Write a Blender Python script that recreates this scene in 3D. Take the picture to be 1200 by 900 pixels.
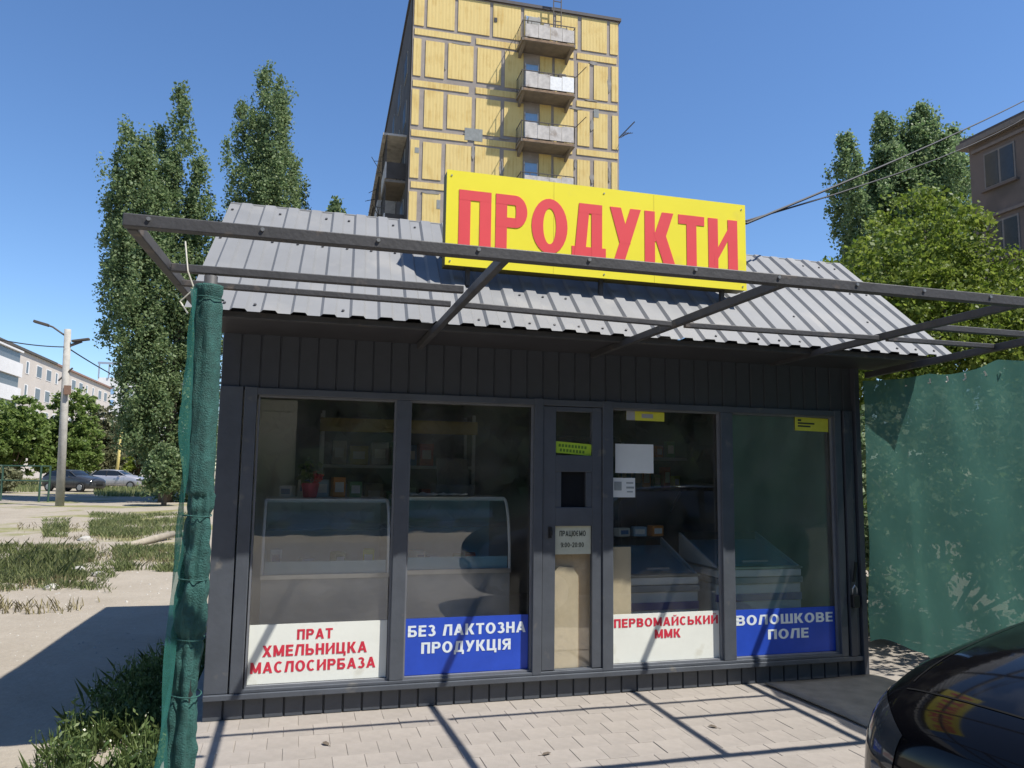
import bpy, bmesh, math, random
import numpy as np
from mathutils import Vector, Matrix, noise
R = math.radians
random.seed(7); rng = np.random.default_rng(7)
S = bpy.context.scene
for o in list(bpy.data.objects): bpy.data.objects.remove(o)

# ------------------------------------------------------------------ camera
YAW, PITCH, ROLL, F = R(15.718), R(6.459), R(0.792), 900.68
CAM = Vector((0.486, -5.387, 1.6))
fwd = Vector((math.sin(YAW)*math.cos(PITCH), math.cos(YAW)*math.cos(PITCH), math.sin(PITCH)))
r0 = Vector((math.cos(YAW), -math.sin(YAW), 0)); u0 = r0.cross(fwd)
rt = math.cos(ROLL)*r0 + math.sin(ROLL)*u0
up = -math.sin(ROLL)*r0 + math.cos(ROLL)*u0
cam = bpy.data.objects.new('camera', bpy.data.cameras.new('camera'))
S.collection.objects.link(cam); S.camera = cam
M = Matrix((rt, up, -fwd)).transposed().to_4x4(); M.translation = CAM
cam.matrix_world = M
cam.data.sensor_width = 36; cam.data.lens = F/1200*36
cam.data.clip_start = 0.05; cam.data.clip_end = 3000

def ray(px, py): return fwd + (px-600)/F*rt - (py-450)/F*up
def at(px, py, axis, val):
    """photo pixel -> point on the plane where the axis has this value"""
    d = ray(px, py); return CAM + d*((val-CAM[axis])/d[axis])

# ------------------------------------------------------------------ sky, sun, exposure
TO_SUN = Vector((0.48, -0.39, 1.0)).normalized()
W = bpy.data.worlds.new('World'); S.world = W; W.use_nodes = True
nt = W.node_tree; nt.nodes.clear()
sky = nt.nodes.new('ShaderNodeTexSky'); sky.sky_type = 'NISHITA'; sky.sun_disc = False
sky.sun_elevation = math.asin(TO_SUN.z); sky.sun_rotation = math.atan2(TO_SUN.x, TO_SUN.y)
sky.altitude = 100; sky.air_density = 1.0; sky.dust_density = 0.15; sky.ozone_density = 5.0
bg = nt.nodes.new('ShaderNodeBackground'); bg.inputs[1].default_value = 0.10
wo = nt.nodes.new('ShaderNodeOutputWorld')
hs = nt.nodes.new('ShaderNodeHueSaturation'); hs.inputs['Saturation'].default_value = 1.1; hs.inputs['Value'].default_value = 1.2; hs.inputs['Hue'].default_value = .503
nt.links.new(sky.outputs[0], hs.inputs['Color']); nt.links.new(hs.outputs[0], bg.inputs[0]); nt.links.new(bg.outputs[0], wo.inputs[0])
sun = bpy.data.objects.new('sun', bpy.data.lights.new('sun', 'SUN'))
S.collection.objects.link(sun); sun.data.energy = 5.0; sun.data.angle = R(0.55); sun.data.color = (1, .95, .87)
sun.rotation_euler = (-TO_SUN).to_track_quat('-Z', 'Y').to_euler(); sun.location = (10, -10, 30)
S.view_settings.view_transform = 'Standard'; S.view_settings.look = 'None'
S.view_settings.exposure = 0.55; S.view_settings.gamma = 1.0
S.render.engine = 'CYCLES'
S.cycles.max_bounces = 8; S.cycles.transparent_max_bounces = 24

# ------------------------------------------------------------------ materials
def newmat(name):
    m = bpy.data.materials.new(name); m.use_nodes = True; t = m.node_tree
    return m, t, t.nodes['Principled BSDF'], t.nodes['Material Output']
def mat(name, col, rough=.6, metal=0, var=.12, scale=6, bump=0, bscale=40, col2=None, island=0, spec=.5, coat=0, dirt=None):
    m, t, b, out = newmat(name)
    b.inputs['Roughness'].default_value = rough; b.inputs['Metallic'].default_value = metal
    b.inputs['Specular IOR Level'].default_value = spec; b.inputs['Coat Weight'].default_value = coat
    tc = t.nodes.new('ShaderNodeTexCoord'); n = t.nodes.new('ShaderNodeTexNoise')
    n.inputs['Scale'].default_value = scale; n.inputs['Detail'].default_value = 6; n.inputs['Roughness'].default_value = .62
    t.links.new(tc.outputs['Object'], n.inputs['Vector'])
    rp = t.nodes.new('ShaderNodeValToRGB'); c = col; d = col2 or tuple(max(0, x*(1-var)) for x in c)
    e = c if col2 else tuple(min(1, x*(1+var)) for x in c)
    rp.color_ramp.elements[0].position = .32; rp.color_ramp.elements[1].position = .68
    rp.color_ramp.elements[0].color = (*d, 1); rp.color_ramp.elements[1].color = (*e, 1)
    t.links.new(n.outputs[0], rp.inputs[0]); src = rp.outputs[0]
    if dirt:                                        # stains: (colour, scale, threshold)
        n2 = t.nodes.new('ShaderNodeTexNoise'); n2.inputs['Scale'].default_value = dirt[1]; n2.inputs['Detail'].default_value = 8
        t.links.new(tc.outputs['Object'], n2.inputs['Vector'])
        r2 = t.nodes.new('ShaderNodeValToRGB'); r2.color_ramp.elements[0].position = dirt[2]; r2.color_ramp.elements[1].position = min(1, dirt[2]+.12)
        t.links.new(n2.outputs[0], r2.inputs[0])
        mx = t.nodes.new('ShaderNodeMix'); mx.data_type = 'RGBA'; mx.inputs[7].default_value = (*dirt[0], 1)
        t.links.new(r2.outputs[0], mx.inputs[0]); t.links.new(src, mx.inputs[6]); src = mx.outputs[2]
    if island:
        g = t.nodes.new('ShaderNodeNewGeometry'); oi = t.nodes.new('ShaderNodeObjectInfo')
        h = t.nodes.new('ShaderNodeHueSaturation'); mr = t.nodes.new('ShaderNodeMapRange')
        ad = t.nodes.new('ShaderNodeMath'); ad.operation = 'ADD'; fr = t.nodes.new('ShaderNodeMath'); fr.operation = 'FRACT'
        t.links.new(g.outputs['Random Per Island'], ad.inputs[0]); t.links.new(oi.outputs['Random'], ad.inputs[1]); t.links.new(ad.outputs[0], fr.inputs[0])
        mr.inputs['To Min'].default_value = 1-island; mr.inputs['To Max'].default_value = 1+island
        t.links.new(fr.outputs[0], mr.inputs[0]); t.links.new(mr.outputs[0], h.inputs['Value'])
        t.links.new(src, h.inputs['Color']); src = h.outputs[0]
    t.links.new(src, b.inputs['Base Color'])
    if bump:
        nb = t.nodes.new('ShaderNodeTexNoise'); nb.inputs['Scale'].default_value = bscale; nb.inputs['Detail'].default_value = 5
        t.links.new(tc.outputs['Object'], nb.inputs['Vector'])
        bp = t.nodes.new('ShaderNodeBump'); bp.inputs['Strength'].default_value = bump; bp.inputs['Distance'].default_value = .02
        t.links.new(nb.outputs[0], bp.inputs['Height']); t.links.new(bp.outputs[0], b.inputs['Normal'])
    return m
def leafmat(name, c1, c2, trans=.35, rough=.5):
    m, t, b, out = newmat(name)
    g = t.nodes.new('ShaderNodeNewGeometry'); rp = t.nodes.new('ShaderNodeValToRGB')
    rp.color_ramp.elements[0].color = (*c1, 1); rp.color_ramp.elements[1].color = (*c2, 1)
    t.links.new(g.outputs['Random Per Island'], rp.inputs[0]); t.links.new(rp.outputs[0], b.inputs['Base Color'])
    b.inputs['Roughness'].default_value = rough; b.inputs['Specular IOR Level'].default_value = .35
    tr = t.nodes.new('ShaderNodeBsdfTranslucent'); t.links.new(rp.outputs[0], tr.inputs[0])
    mx = t.nodes.new('ShaderNodeMixShader'); mx.inputs[0].default_value = trans
    t.links.new(b.outputs[0], mx.inputs[1]); t.links.new(tr.outputs[0], mx.inputs[2]); t.links.new(mx.outputs[0], out.inputs[0])
    return m
def glassmat(name, tint=(.965, .975, .97), ior=1.5, dirt=.03):
    m, t, b, out = newmat(name); t.nodes.remove(b)
    tr = t.nodes.new('ShaderNodeBsdfTransparent'); tr.inputs[0].default_value = (*tint, 1)
    gl = t.nodes.new('ShaderNodeBsdfGlossy'); gl.inputs['Roughness'].default_value = .01
    lw = t.nodes.new('ShaderNodeLayerWeight'); lw.inputs[0].default_value = .5; f0 = ((ior-1)/(ior+1))**2
    pw_ = t.nodes.new('ShaderNodeMath'); pw_.operation = 'POWER'; pw_.inputs[1].default_value = 5; t.links.new(lw.outputs['Facing'], pw_.inputs[0])
    fr = t.nodes.new('ShaderNodeMath'); fr.operation = 'MULTIPLY_ADD'; fr.inputs[1].default_value = 1-f0; fr.inputs[2].default_value = f0; t.links.new(pw_.outputs[0], fr.inputs[0])
    mx = t.nodes.new('ShaderNodeMixShader'); t.links.new(fr.outputs[0], mx.inputs[0])
    t.links.new(tr.outputs[0], mx.inputs[1]); t.links.new(gl.outputs[0], mx.inputs[2])
    df = t.nodes.new('ShaderNodeBsdfDiffuse'); df.inputs[0].default_value = (.6, .58, .54, 1)
    n = t.nodes.new('ShaderNodeTexNoise'); n.inputs['Scale'].default_value = 3; n.inputs['Detail'].default_value = 8
    tc = t.nodes.new('ShaderNodeTexCoord'); t.links.new(tc.outputs['Object'], n.inputs['Vector'])
    mr = t.nodes.new('ShaderNodeMapRange'); mr.inputs['From Min'].default_value = .3; mr.inputs['From Max'].default_value = .8
    mr.inputs['To Min'].default_value = 0; mr.inputs['To Max'].default_value = dirt*2; t.links.new(n.outputs[0], mr.inputs[0])
    m2 = t.nodes.new('ShaderNodeMixShader'); t.links.new(mr.outputs[0], m2.inputs[0])
    t.links.new(mx.outputs[0], m2.inputs[1]); t.links.new(df.outputs[0], m2.inputs[2]); t.links.new(m2.outputs[0], out.inputs[0])
    return m
def netmat(name, col, opacity, var=.12, scale=3):
    m, t, b, out = newmat(name); t.nodes.remove(b)
    tr = t.nodes.new('ShaderNodeBsdfTransparent')
    d = t.nodes.new('ShaderNodeBsdfDiffuse'); d.inputs[0].default_value = (*col, 1)
    l = t.nodes.new('ShaderNodeBsdfTranslucent'); l.inputs[0].default_value = (*col, 1)
    m1 = t.nodes.new('ShaderNodeMixShader'); m1.inputs[0].default_value = .45
    t.links.new(d.outputs[0], m1.inputs[1]); t.links.new(l.outputs[0], m1.inputs[2])
    tc = t.nodes.new('ShaderNodeTexCoord'); n = t.nodes.new('ShaderNodeTexNoise')
    n.inputs['Scale'].default_value = scale; n.inputs['Detail'].default_value = 10; n.inputs['Roughness'].default_value = .7
    t.links.new(tc.outputs['Object'], n.inputs['Vector'])
    mr = t.nodes.new('ShaderNodeMapRange'); mr.inputs['From Min'].default_value = .3; mr.inputs['From Max'].default_value = .7
    mr.inputs['To Min'].default_value = opacity-var; mr.inputs['To Max'].default_value = min(1, opacity+var)
    t.links.new(n.outputs[0], mr.inputs[0])
    mx = t.nodes.new('ShaderNodeMixShader'); t.links.new(mr.outputs[0], mx.inputs[0])
    t.links.new(tr.outputs[0], mx.inputs[1]); t.links.new(m1.outputs[0], mx.inputs[2]); t.links.new(mx.outputs[0], out.inputs[0])
    return m

GRAPH_SHADED = mat('graphite_shaded', (.05, .056, .07), .55, .0, .12, 5, .05, 60, spec=.5, dirt=((.13, .13, .125), 5, .64))  # darker than the frames: shade under the eave is put into this colour
FRAME = mat('graphite_frame', (.074, .084, .1), .45, 0, .14, 4, .08, 30, dirt=((.15, .145, .135), 9, .63))
BEAM = mat('beam_paint', (.05, .05, .053), .55, 0, .2, 8, .1, 50, dirt=((.12, .10, .085), 9, .63))
ROOF = mat('roof_sheet_metal', (.205, .21, .216), .55, 0, .08, 2.5, .03, 8, spec=.35, dirt=((.25, .25, .247), 2.2, .56))
YEL = mat('sign_yellow', (.88, .78, .045), .4, 0, .03, 2, .04, 6, dirt=((.78, .68, .07), 3, .6))
RED = mat('sign_red', (.78, .085, .095), .4, 0, .04, 3)
BOXSIDE = mat('sign_box', (.12, .1, .02), .6)
WHITE = mat('white_vinyl', (.76, .78, .72), .45, 0, .05, 3, .05, 9, dirt=((.66, .66, .58), 6, .6))
BLUE = mat('blue_vinyl', (.02, .07, .47), .4, 0, .12, 4)
LWHITE = mat('letter_white', (.7, .76, .8), .45, 0, .04, 4)
LRED = mat('letter_red', (.58, .03, .06), .45, 0, .1, 9)
INK = mat('ink', (.03, .04, .03), .6)
PAPER = mat('paper', (.72, .74, .72), .7, 0, .04, 5)
LIME = mat('lime_sticker', (.42, .62, .04), .5, 0, .1, 9)
YST = mat('yellow_sticker', (.66, .64, .06), .5, 0, .1, 8)
PLY = mat('plywood', (.62, .48, .32), .6, 0, .16, 5, .1, 20)
PLANK_AND_SUNPATCH = mat('pale_plank_and_sunpatch', (.78, .65, .45), .6, 0, .1, 6, .1, 25)  # also colours the slab that paints sunlight on the plywood
GLASS = glassmat('shop_glass', ior=1.95)
FGLASS = glassmat('fridge_glass', (.75, .87, .92), 1.5, .02)
INWALL = mat('interior_panel', (.72, .72, .64), .6, 0, .06, 2)
INDARK = mat('interior_dark', (.1, .1, .1), .7, 0, .2, 2)
FLOORM = mat('interior_floor', (.42, .39, .35), .6, 0, .1, 5)
APPW = mat('appliance_white', (.75, .77, .78), .35, 0, .03, 3)
APPG = mat('appliance_grey', (.34, .36, .38), .4, 0, .06, 3)
APPB = mat('appliance_blue', (.09, .1, .36), .4)
TEAL = mat('freezer_teal', (.28, .5, .6), .3, 0, .1, 3)
ALU = mat('aluminium', (.6, .6, .6), .3, .8, .05, 8)
RUBBER = mat('rubber_mat', (.2, .185, .16), .75, 0, .2, 7, .25, 60)
BLACK = mat('black_plastic', (.012, .012, .014), .45)
PAVER = mat('paver_concrete', (.285, .257, .228), .9, 0, .14, 5, .3, 120, island=.06, dirt=((.215, .195, .172), 1.3, .56))
PAVEB = mat('paving_base', (.25, .225, .195), .95, 0, .2, 6, .3, 80)
ROPE = mat('rope', (.6, .58, .5), .8)
NETW = netmat('shade_net_right', (.075, .18, .15), .88, .03, 14)
NETL = netmat('shade_net_left', (.05, .19, .16), .6, .1, 6)
NETR = mat('rolled_net', (.02, .085, .075), .8, 0, .3, 30, .5, 160)
CONC = mat('concrete', (.36, .345, .31), .9, 0, .15, 4, .2, 30)
BARK = mat('bark', (.12, .095, .07), .9, 0, .3, 6, .5, 20)
WIREM = mat('wire', (.02, .02, .022), .6)
POP = leafmat('poplar_leaf', (.085, .15, .06), (.28, .35, .165), .52)
POPD = leafmat('dark_poplar_leaf', (.085, .155, .06), (.27, .35, .165), .52)
LIMET = leafmat('bright_leaf', (.09, .15, .015), (.25, .31, .06), .48)
MIDT = leafmat('mid_leaf', (.11, .18, .04), (.26, .34, .1), .55)
GREYT = leafmat('grey_leaf', (.12, .135, .07), (.25, .25, .14), .4)
PALET = leafmat('pale_bush_leaf', (.11, .18, .08), (.3, .36, .21), .35)
GRASSM = leafmat('grass_blade', (.14, .19, .06), (.36, .38, .19), .55, .8)
WEEDM = leafmat('weed_leaf', (.08, .14, .04), (.22, .28, .1), .5)
DRYM = leafmat('dry_grass', (.2, .17, .09), (.34, .3, .17), .3)
FLOWM = mat('weed_flower', (.5, .5, .4), .7)

def groundmat():
    m, t, b, out = newmat('dirt_ground'); b.inputs['Roughness'].default_value = .95; b.inputs['Specular IOR Level'].default_value = .2
    tc = t.nodes.new('ShaderNodeTexCoord')
    def nz(s, d=8, r=.6):
        n = t.nodes.new('ShaderNodeTexNoise'); n.inputs['Scale'].default_value = s; n.inputs['Detail'].default_value = d
        n.inputs['Roughness'].default_value = r; t.links.new(tc.outputs['Object'], n.inputs['Vector']); return n
    def ramp(n, a, b_, ca, cb):
        r = t.nodes.new('ShaderNodeValToRGB'); r.color_ramp.elements[0].position = a; r.color_ramp.elements[1].position = b_
        r.color_ramp.elements[0].color = (*ca, 1); r.color_ramp.elements[1].color = (*cb, 1); t.links.new(n.outputs[0], r.inputs[0]); return r
    def mixc(f, a, b_):
        x = t.nodes.new('ShaderNodeMix'); x.data_type = 'RGBA'; t.links.new(f, x.inputs[0]); t.links.new(a, x.inputs[6]); t.links.new(b_, x.inputs[7]); return x.outputs[2]
    sand = ramp(nz(1.3), .3, .7, (.275, .24, .19), (.36, .32, .262))
    fine = ramp(nz(22, 6, .7), .35, .75, (.225, .195, .155), (.37, .325, .265))
    m1 = t.nodes.new('ShaderNodeMix'); m1.data_type = 'RGBA'; m1.inputs[0].default_value = .35
    t.links.new(sand.outputs[0], m1.inputs[6]); t.links.new(fine.outputs[0], m1.inputs[7])
    grass = ramp(nz(6), .3, .7, (.13, .14, .05), (.27, .25, .12))
    msk = ramp(nz(.35, 5, .55), .52, .62, (0, 0, 0), (1, 1, 1))
    c = mixc(msk.outputs[0], m1.outputs[2], grass.outputs[0])
    # bare track near the kiosk stays free of grass: fade the mask in with distance
    sx = t.nodes.new('ShaderNodeSeparateXYZ'); t.links.new(tc.outputs['Object'], sx.inputs[0])
    mr = t.nodes.new('ShaderNodeMapRange'); mr.inputs['From Min'].default_value = 9; mr.inputs['From Max'].default_value = 14
    t.links.new(sx.outputs[1], mr.inputs[0]); c = mixc(mr.outputs[0], m1.outputs[2], c)
    t.links.new(c, b.inputs['Base Color'])
    bp = t.nodes.new('ShaderNodeBump'); bp.inputs['Strength'].default_value = .5; bp.inputs['Distance'].default_value = .03
    t.links.new(nz(14, 10, .7).outputs[0], bp.inputs['Height']); t.links.new(bp.outputs[0], b.inputs['Normal'])
    return m
DIRT = groundmat()

# ------------------------------------------------------------------ mesh helpers
class MB:
    def __init__(s): s.v = []; s.f = []
    def add(s, vs, fs):
        n = len(s.v); s.v += [tuple(v) for v in vs]; s.f += [tuple(i+n for i in f) for f in fs]; return s
    def box(s, x0, x1, y0, y1, z0, z1):
        vs = [(x, y, z) for z in (z0, z1) for y in (y0, y1) for x in (x0, x1)]
        return s.add(vs, [(0, 2, 3, 1), (4, 5, 7, 6), (0, 1, 5, 4), (2, 6, 7, 3), (0, 4, 6, 2), (1, 3, 7, 5)])
    def bar(s, a, b, w, h, upv=(0, 0, 1)):
        """rectangular bar from a to b, w wide and h high about its axis"""
        a = Vector(a); b = Vector(b); d = (b-a).normalized(); u = Vector(upv)
        if abs(d.dot(u)) > .98: u = Vector((0, 1, 0))
        sd = d.cross(u).normalized(); u = sd.cross(d).normalized()
        vs = [p + sd*(i*w/2) + u*(j*h/2) for p in (a, b) for i, j in ((-1, -1), (1, -1), (1, 1), (-1, 1))]
        return s.add(vs, [(0, 3, 2, 1), (4, 5, 6, 7), (0, 1, 5, 4), (1, 2, 6, 5), (2, 3, 7, 6), (3, 0, 4, 7)])
    def tube(s, pts, rads, n=8, cap=True):
        pts = [Vector(p) for p in pts]
        if not hasattr(rads, '__len__'): rads = [rads]*len(pts)
        vs = []; fs = []
        ref = Vector((0, 0, 1)) if abs((pts[-1]-pts[0]).normalized().z) < .9 else Vector((0, 1, 0))
        for i, p in enumerate(pts):
            d = (pts[min(i+1, len(pts)-1)] - pts[max(i-1, 0)]).normalized()
            sd = d.cross(ref).normalized(); u = sd.cross(d)
            for k in range(n):
                a = 2*math.pi*k/n; vs.append(p + (sd*math.cos(a) + u*math.sin(a))*rads[i])
        for i in range(len(pts)-1):
            for k in range(n):
                fs.append((i*n+k, i*n+(k+1) % n, (i+1)*n+(k+1) % n, (i+1)*n+k))
        if cap: fs += [tuple(range(n-1, -1, -1)), tuple((len(pts)-1)*n+k for k in range(n))]
        return s.add(vs, fs)
    def poly(s, pts, d):
        """prism of a planar polygon, extruded by vector d"""
        n = len(pts); d = Vector(d); pts = [Vector(p) for p in pts]
        fs = [tuple(range(n)), tuple(range(2*n-1, n-1, -1))] + [(i, n+i, n+(i+1) % n, (i+1) % n) for i in range(n)]
        return s.add(pts+[p+d for p in pts], fs)
    def mesh(s, name, m):
        me = bpy.data.meshes.new(name); me.from_pydata(s.v, [], s.f); me.update()
        bm = bmesh.new(); bm.from_mesh(me); bmesh.ops.recalc_face_normals(bm, faces=bm.faces); bm.to_mesh(me); bm.free()
        me.materials.append(m); return me
    def build(s, name, m, parent=None, bevel=0, smooth=False, subd=0):
        o = link(name, s.mesh(name, m), parent)
        if smooth: shade(o)
        if subd:
            q = o.modifiers.new('sub', 'SUBSURF'); q.levels = subd; q.render_levels = subd
        if bevel:
            q = o.modifiers.new('bev', 'BEVEL'); q.width = bevel; q.segments = 2; q.limit_method = 'ANGLE'
        return o
def shade(o):
    o.data.polygons.foreach_set('use_smooth', [True]*len(o.data.polygons))
def link(name, me, parent=None):
    o = bpy.data.objects.new(name, me); S.collection.objects.link(o)
    if parent: o.parent = parent
    return o
def tag(o, label, cat, group=None):
    o['label'] = label; o['category'] = cat
    if group: o['group'] = group
    return o
def thing(name, label, cat, loc=(0, 0, 0), rz=0, group=None):
    o = link(name, None); o.location = loc; o.rotation_euler = (0, 0, rz); o.empty_display_size = .2
    return tag(o, label, cat, group)
def struct(o, kind='structure'):
    o['kind'] = kind; return o
def npmesh(name, V, Fq, m):
    me = bpy.data.meshes.new(name); k = Fq.shape[1]
    me.vertices.add(len(V)); me.vertices.foreach_set('co', np.ascontiguousarray(V, dtype=np.float32).ravel())
    me.loops.add(Fq.size); me.loops.foreach_set('vertex_index', np.ascontiguousarray(Fq, dtype=np.int32).ravel())
    me.polygons.add(len(Fq)); me.polygons.foreach_set('loop_start', np.arange(0, Fq.size, k, dtype=np.int32))
    me.update(calc_edges=True); me.materials.append(m); return me
def leafmesh(name, C, size, m, aspect=.62, droop=.0, jit=.35):
    """one rhombic leaf per centre, randomly turned"""
    n = len(C); a = rng.normal(size=(n, 3)); a[:, 2] -= droop; a /= np.linalg.norm(a, axis=1)[:, None]
    b = np.cross(a, rng.normal(size=(n, 3))); b /= np.linalg.norm(b, axis=1)[:, None]
    s = size*(1+jit*rng.normal(size=n)).clip(.4, 1.9); s = s[:, None]
    V = np.stack([C-a*s*.5, C+b*s*.5*aspect-a*s*.08, C+a*s*.5, C-b*s*.5*aspect-a*s*.08], 1).reshape(-1, 3)
    return npmesh(name, V, np.arange(4*n).reshape(-1, 4), m)
def blob(c, r, n, shell=.5):
    d = rng.normal(size=(n, 3)); d /= np.linalg.norm(d, axis=1)[:, None]
    q = rng.random(n)**shell
    return np.array(c) + d*q[:, None]*np.array(r)

# ------------------------------------------------------------------ lettering: heavy sans capitals cut from strokes
def ring(cx, cy, rx, ry, tx, ty, a0=0, a1=360, n=28):
    k = max(6, int(n*(a1-a0)/360)); o = []
    A = [R(a0+(a1-a0)*i/k) for i in range(k+1)]
    for i in range(k):
        c0, s0, c1, s1 = math.cos(A[i]), math.sin(A[i]), math.cos(A[i+1]), math.sin(A[i+1])
        o.append([(cx+rx*c0, cy+ry*s0), (cx+rx*c1, cy+ry*s1), (cx+(rx-tx)*c1, cy+(ry-ty)*s1), (cx+(rx-tx)*c0, cy+(ry-ty)*s0)])
    return o
def glyph(ch, T=.2, H=.17):
    w = .70
    rc = lambda x0, x1, y0, y1: [[(x0, y0), (x1, y0), (x1, y1), (x0, y1)]]
    V = lambda x, y0=0, y1=1: rc(x, x+T, y0, y1)
    B = lambda y, x0, x1: rc(x0, x1, y, y+H)
    D = lambda x0, y0, x1, y1, t=T: [[(x0, y0), (x0+t, y0), (x1+t, y1), (x1, y1)]]
    def bowl(y0, y1, x1, x0=0):
        ry = (y1-y0)/2; cx = x1-min(ry*.9, x1-x0-T)
        return [rc(x0, cx, y0, y0+H)[0], rc(x0, cx, y1-H, y1)[0]] , ring(cx, y0+ry, x1-cx, ry, T, H, -90, 90)
    g = []
    if ch == 'П': g = [V(0), V(w-T), B(1-H, 0, w)]
    elif ch == 'Р': a, b = bowl(.4, 1, w); g = [V(0), a[:1], a[1:], b]
    elif ch == 'О': w = .82; g = [ring(w/2, .5, w/2, .515, T*1.05, H)]
    elif ch == '0': w = .6; g = [ring(w/2, .5, w/2, .51, T*.95, H)]
    elif ch == 'Д': w = .8; g = [B(0, 0, w), rc(0, T*.75, -.2, 0), rc(w-T*.75, w, -.2, 0), V(w-T-.09), D(.06, 0, .17, 1), B(1-H, .17, w-.09)]
    elif ch == 'У': w = .74; g = [D(.1, 0, w-T, 1, T*1.03), D(w/2-T*.55, .32, 0, 1, T*1.05)]
    elif ch == 'К': w = .74; g = [V(0), D(T*.75, .42, w-T*1.25, 1, T*1.15), D(w-T*1.12, 0, T*.85, .6, T*1.15)]
    elif ch == 'Т': w = .66; g = [B(1-H, 0, w), V(w/2-T/2)]
    elif ch in 'ИЙ':
        w = .76; g = [V(0), V(w-T), [[(T*.6, .06), (w-T*.6, .72), (w-T*.6, .95), (T*.6, .29)]]]
        if ch == 'Й': g += [ring(w/2, 1.22, .17, .13, .07, .07, 180, 360)]
    elif ch == 'Х': w = .76; g = [D(0, 0, w-T*1.1, 1, T*1.1), D(w-T*1.1, 0, 0, 1, T*1.1)]
    elif ch == 'М': w = .88; g = [V(0), V(w-T), D(w/2-T/2, .1, 0, 1, T*1.0), D(w/2-T/2, .1, w-T, 1, T*1.0)]
    elif ch == 'Е': w = .6; g = [V(0), B(0, 0, w), B(.42, 0, w*.93), B(1-H, 0, w)]
    elif ch == 'Л': w = .76; g = [V(w-T), D(0, 0, .15, 1), B(1-H, .15, w)]
    elif ch == 'Ь': a, b = bowl(0, .6, w); g = [V(0), a[:1], a[1:], b]
    elif ch == 'Н': g = [V(0), V(w-T), B(.41, 0, w)]
    elif ch == 'Ц': w = .8; g = [V(0), V(w-T-.1), B(0, 0, w-.1), rc(w-T*.8, w, -.2, H)]
    elif ch == 'А': w = .8; g = [D(0, 0, w/2-T/2, 1), D(w-T, 0, w/2-T/2, 1), B(.2, T*.8, w-T*.8)]
    elif ch == 'С': w = .74; g = [ring(w*.52, .5, w*.52, .515, T, H, 48, 312)]
    elif ch == 'Є': w = .74; g = [ring(w*.52, .5, w*.52, .515, T, H, 48, 312), B(.42, T*.7, w*.72)]
    elif ch == 'Б': a, b = bowl(0, .6, w); g = [V(0), B(1-H, 0, w*.9), a[:1], a[1:], b]
    elif ch == 'З': w = .62; g = [ring(w*.45, .74, w*.45, .27, T*.9, H, -90, 150), ring(w*.48, .29, w*.52, .3, T, H, -150, 90)]
    elif ch == 'Я': g = [V(w-T), ring(w*.42, .7, w*.42, .3, T, H, 90, 270), rc(w*.42, w, 1-H, 1), rc(w*.42, w, .4, .4+H), D(0, 0, w-T*2.0, .44)]
    elif ch == 'І': w = T; g = [V(0)]
    elif ch == 'В': a, b = bowl(0, .57, w); c, d = bowl(.43, 1, w*.94); g = [V(0), a[:1], a[1:], b, c[:1], c[1:], d]
    elif ch == 'Ш': w = 1.0; g = [V(0), V(w/2-T/2), V(w-T), B(0, 0, w)]
    elif ch == 'Ю': w = 1.0; g = [V(0), B(.42, 0, .4), ring(w-.36, .5, .36, .515, T, H)]
    elif ch == '9': w = .6; g = [ring(w/2, .68, w/2, .33, T*.9, H*.9), ring(w/2, .5, w/2, .51, T*.95, H, -130, 30)]
    elif ch == '2': w = .6; g = [ring(w/2, .7, w/2, .31, T*.9, H, -20, 165), B(0, 0, w), D(.02, .1, w-T*1.15, .6, T*1.1)]
    elif ch == ':': w = T; g = [rc(0, T, .05, .25), rc(0, T, .55, .75)]
    elif ch == '-': w = .4; g = [rc(0, w, .38, .54)]
    elif ch == ' ': w = .3
    return g, w
def lettering(text, x0, x1, z0, z1, y, m, parent, depth=.004, T=.2, H=.17, gap=.13, name='lettering'):
    """capitals between x0..x1 and z0..z1 facing -y; strokes differ by fractions of a millimetre in depth"""
    tot = 0; lay = []
    for ch in text:
        g, w = glyph(ch, T, H); lay.append((g, tot)); tot += w+gap
    tot -= gap; sx = (x1-x0)/tot; sz = z1-z0; b = MB()
    for g, off in lay:
        for k, stroke in enumerate(g):
            dy = y-depth-.0003*k
            for q in stroke:
                b.poly([(x0+(off+p[0])*sx, dy, z0+p[1]*sz) for p in q], (0, depth+.0003*k-.0005, 0))
    return b.build(name, m, parent)

# ================================================================== GROUND
def sheet(name, xs, ys, hf, m):
    X, Y = np.meshgrid(xs, ys); Z = np.vectorize(hf)(X, Y); nx, ny = len(xs), len(ys)
    V = np.stack([X, Y, Z], -1).reshape(-1, 3); i = np.arange(nx*ny).reshape(ny, nx)
    Fq = np.stack([i[:-1, :-1], i[:-1, 1:], i[1:, 1:], i[1:, :-1]], -1).reshape(-1, 4)
    o = link(name, npmesh(name, V, Fq, m)); shade(o); return o
GZ = -.2
def gh(x, y):
    a = .035*noise.noise((x*.5, y*.5, 3)) + .012*noise.noise((x*2.3, y*2.3, 9))
    if abs(x) > 60 or y > 90 or y < -40: a *= .3
    if -.5 < x < 9 and y < 5: return GZ-.06
    return GZ + a
xs = np.unique(np.concatenate([np.linspace(-900, -60, 14), np.linspace(-60, -14, 30), np.linspace(-14, 10, 90), np.linspace(10, 60, 25), np.linspace(60, 900, 14)]))
ys = np.unique(np.concatenate([np.linspace(-500, -40, 8), np.linspace(-40, -2, 20), np.linspace(-2, 30, 110), np.linspace(30, 100, 40), np.linspace(100, 1400, 16)]))
struct(sheet('ground', xs, ys, gh, DIRT))
pav = struct(MB().box(-.13, 8.5, -12, 5.6, -.5, -.004).build('pavement', PAVEB))
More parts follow.
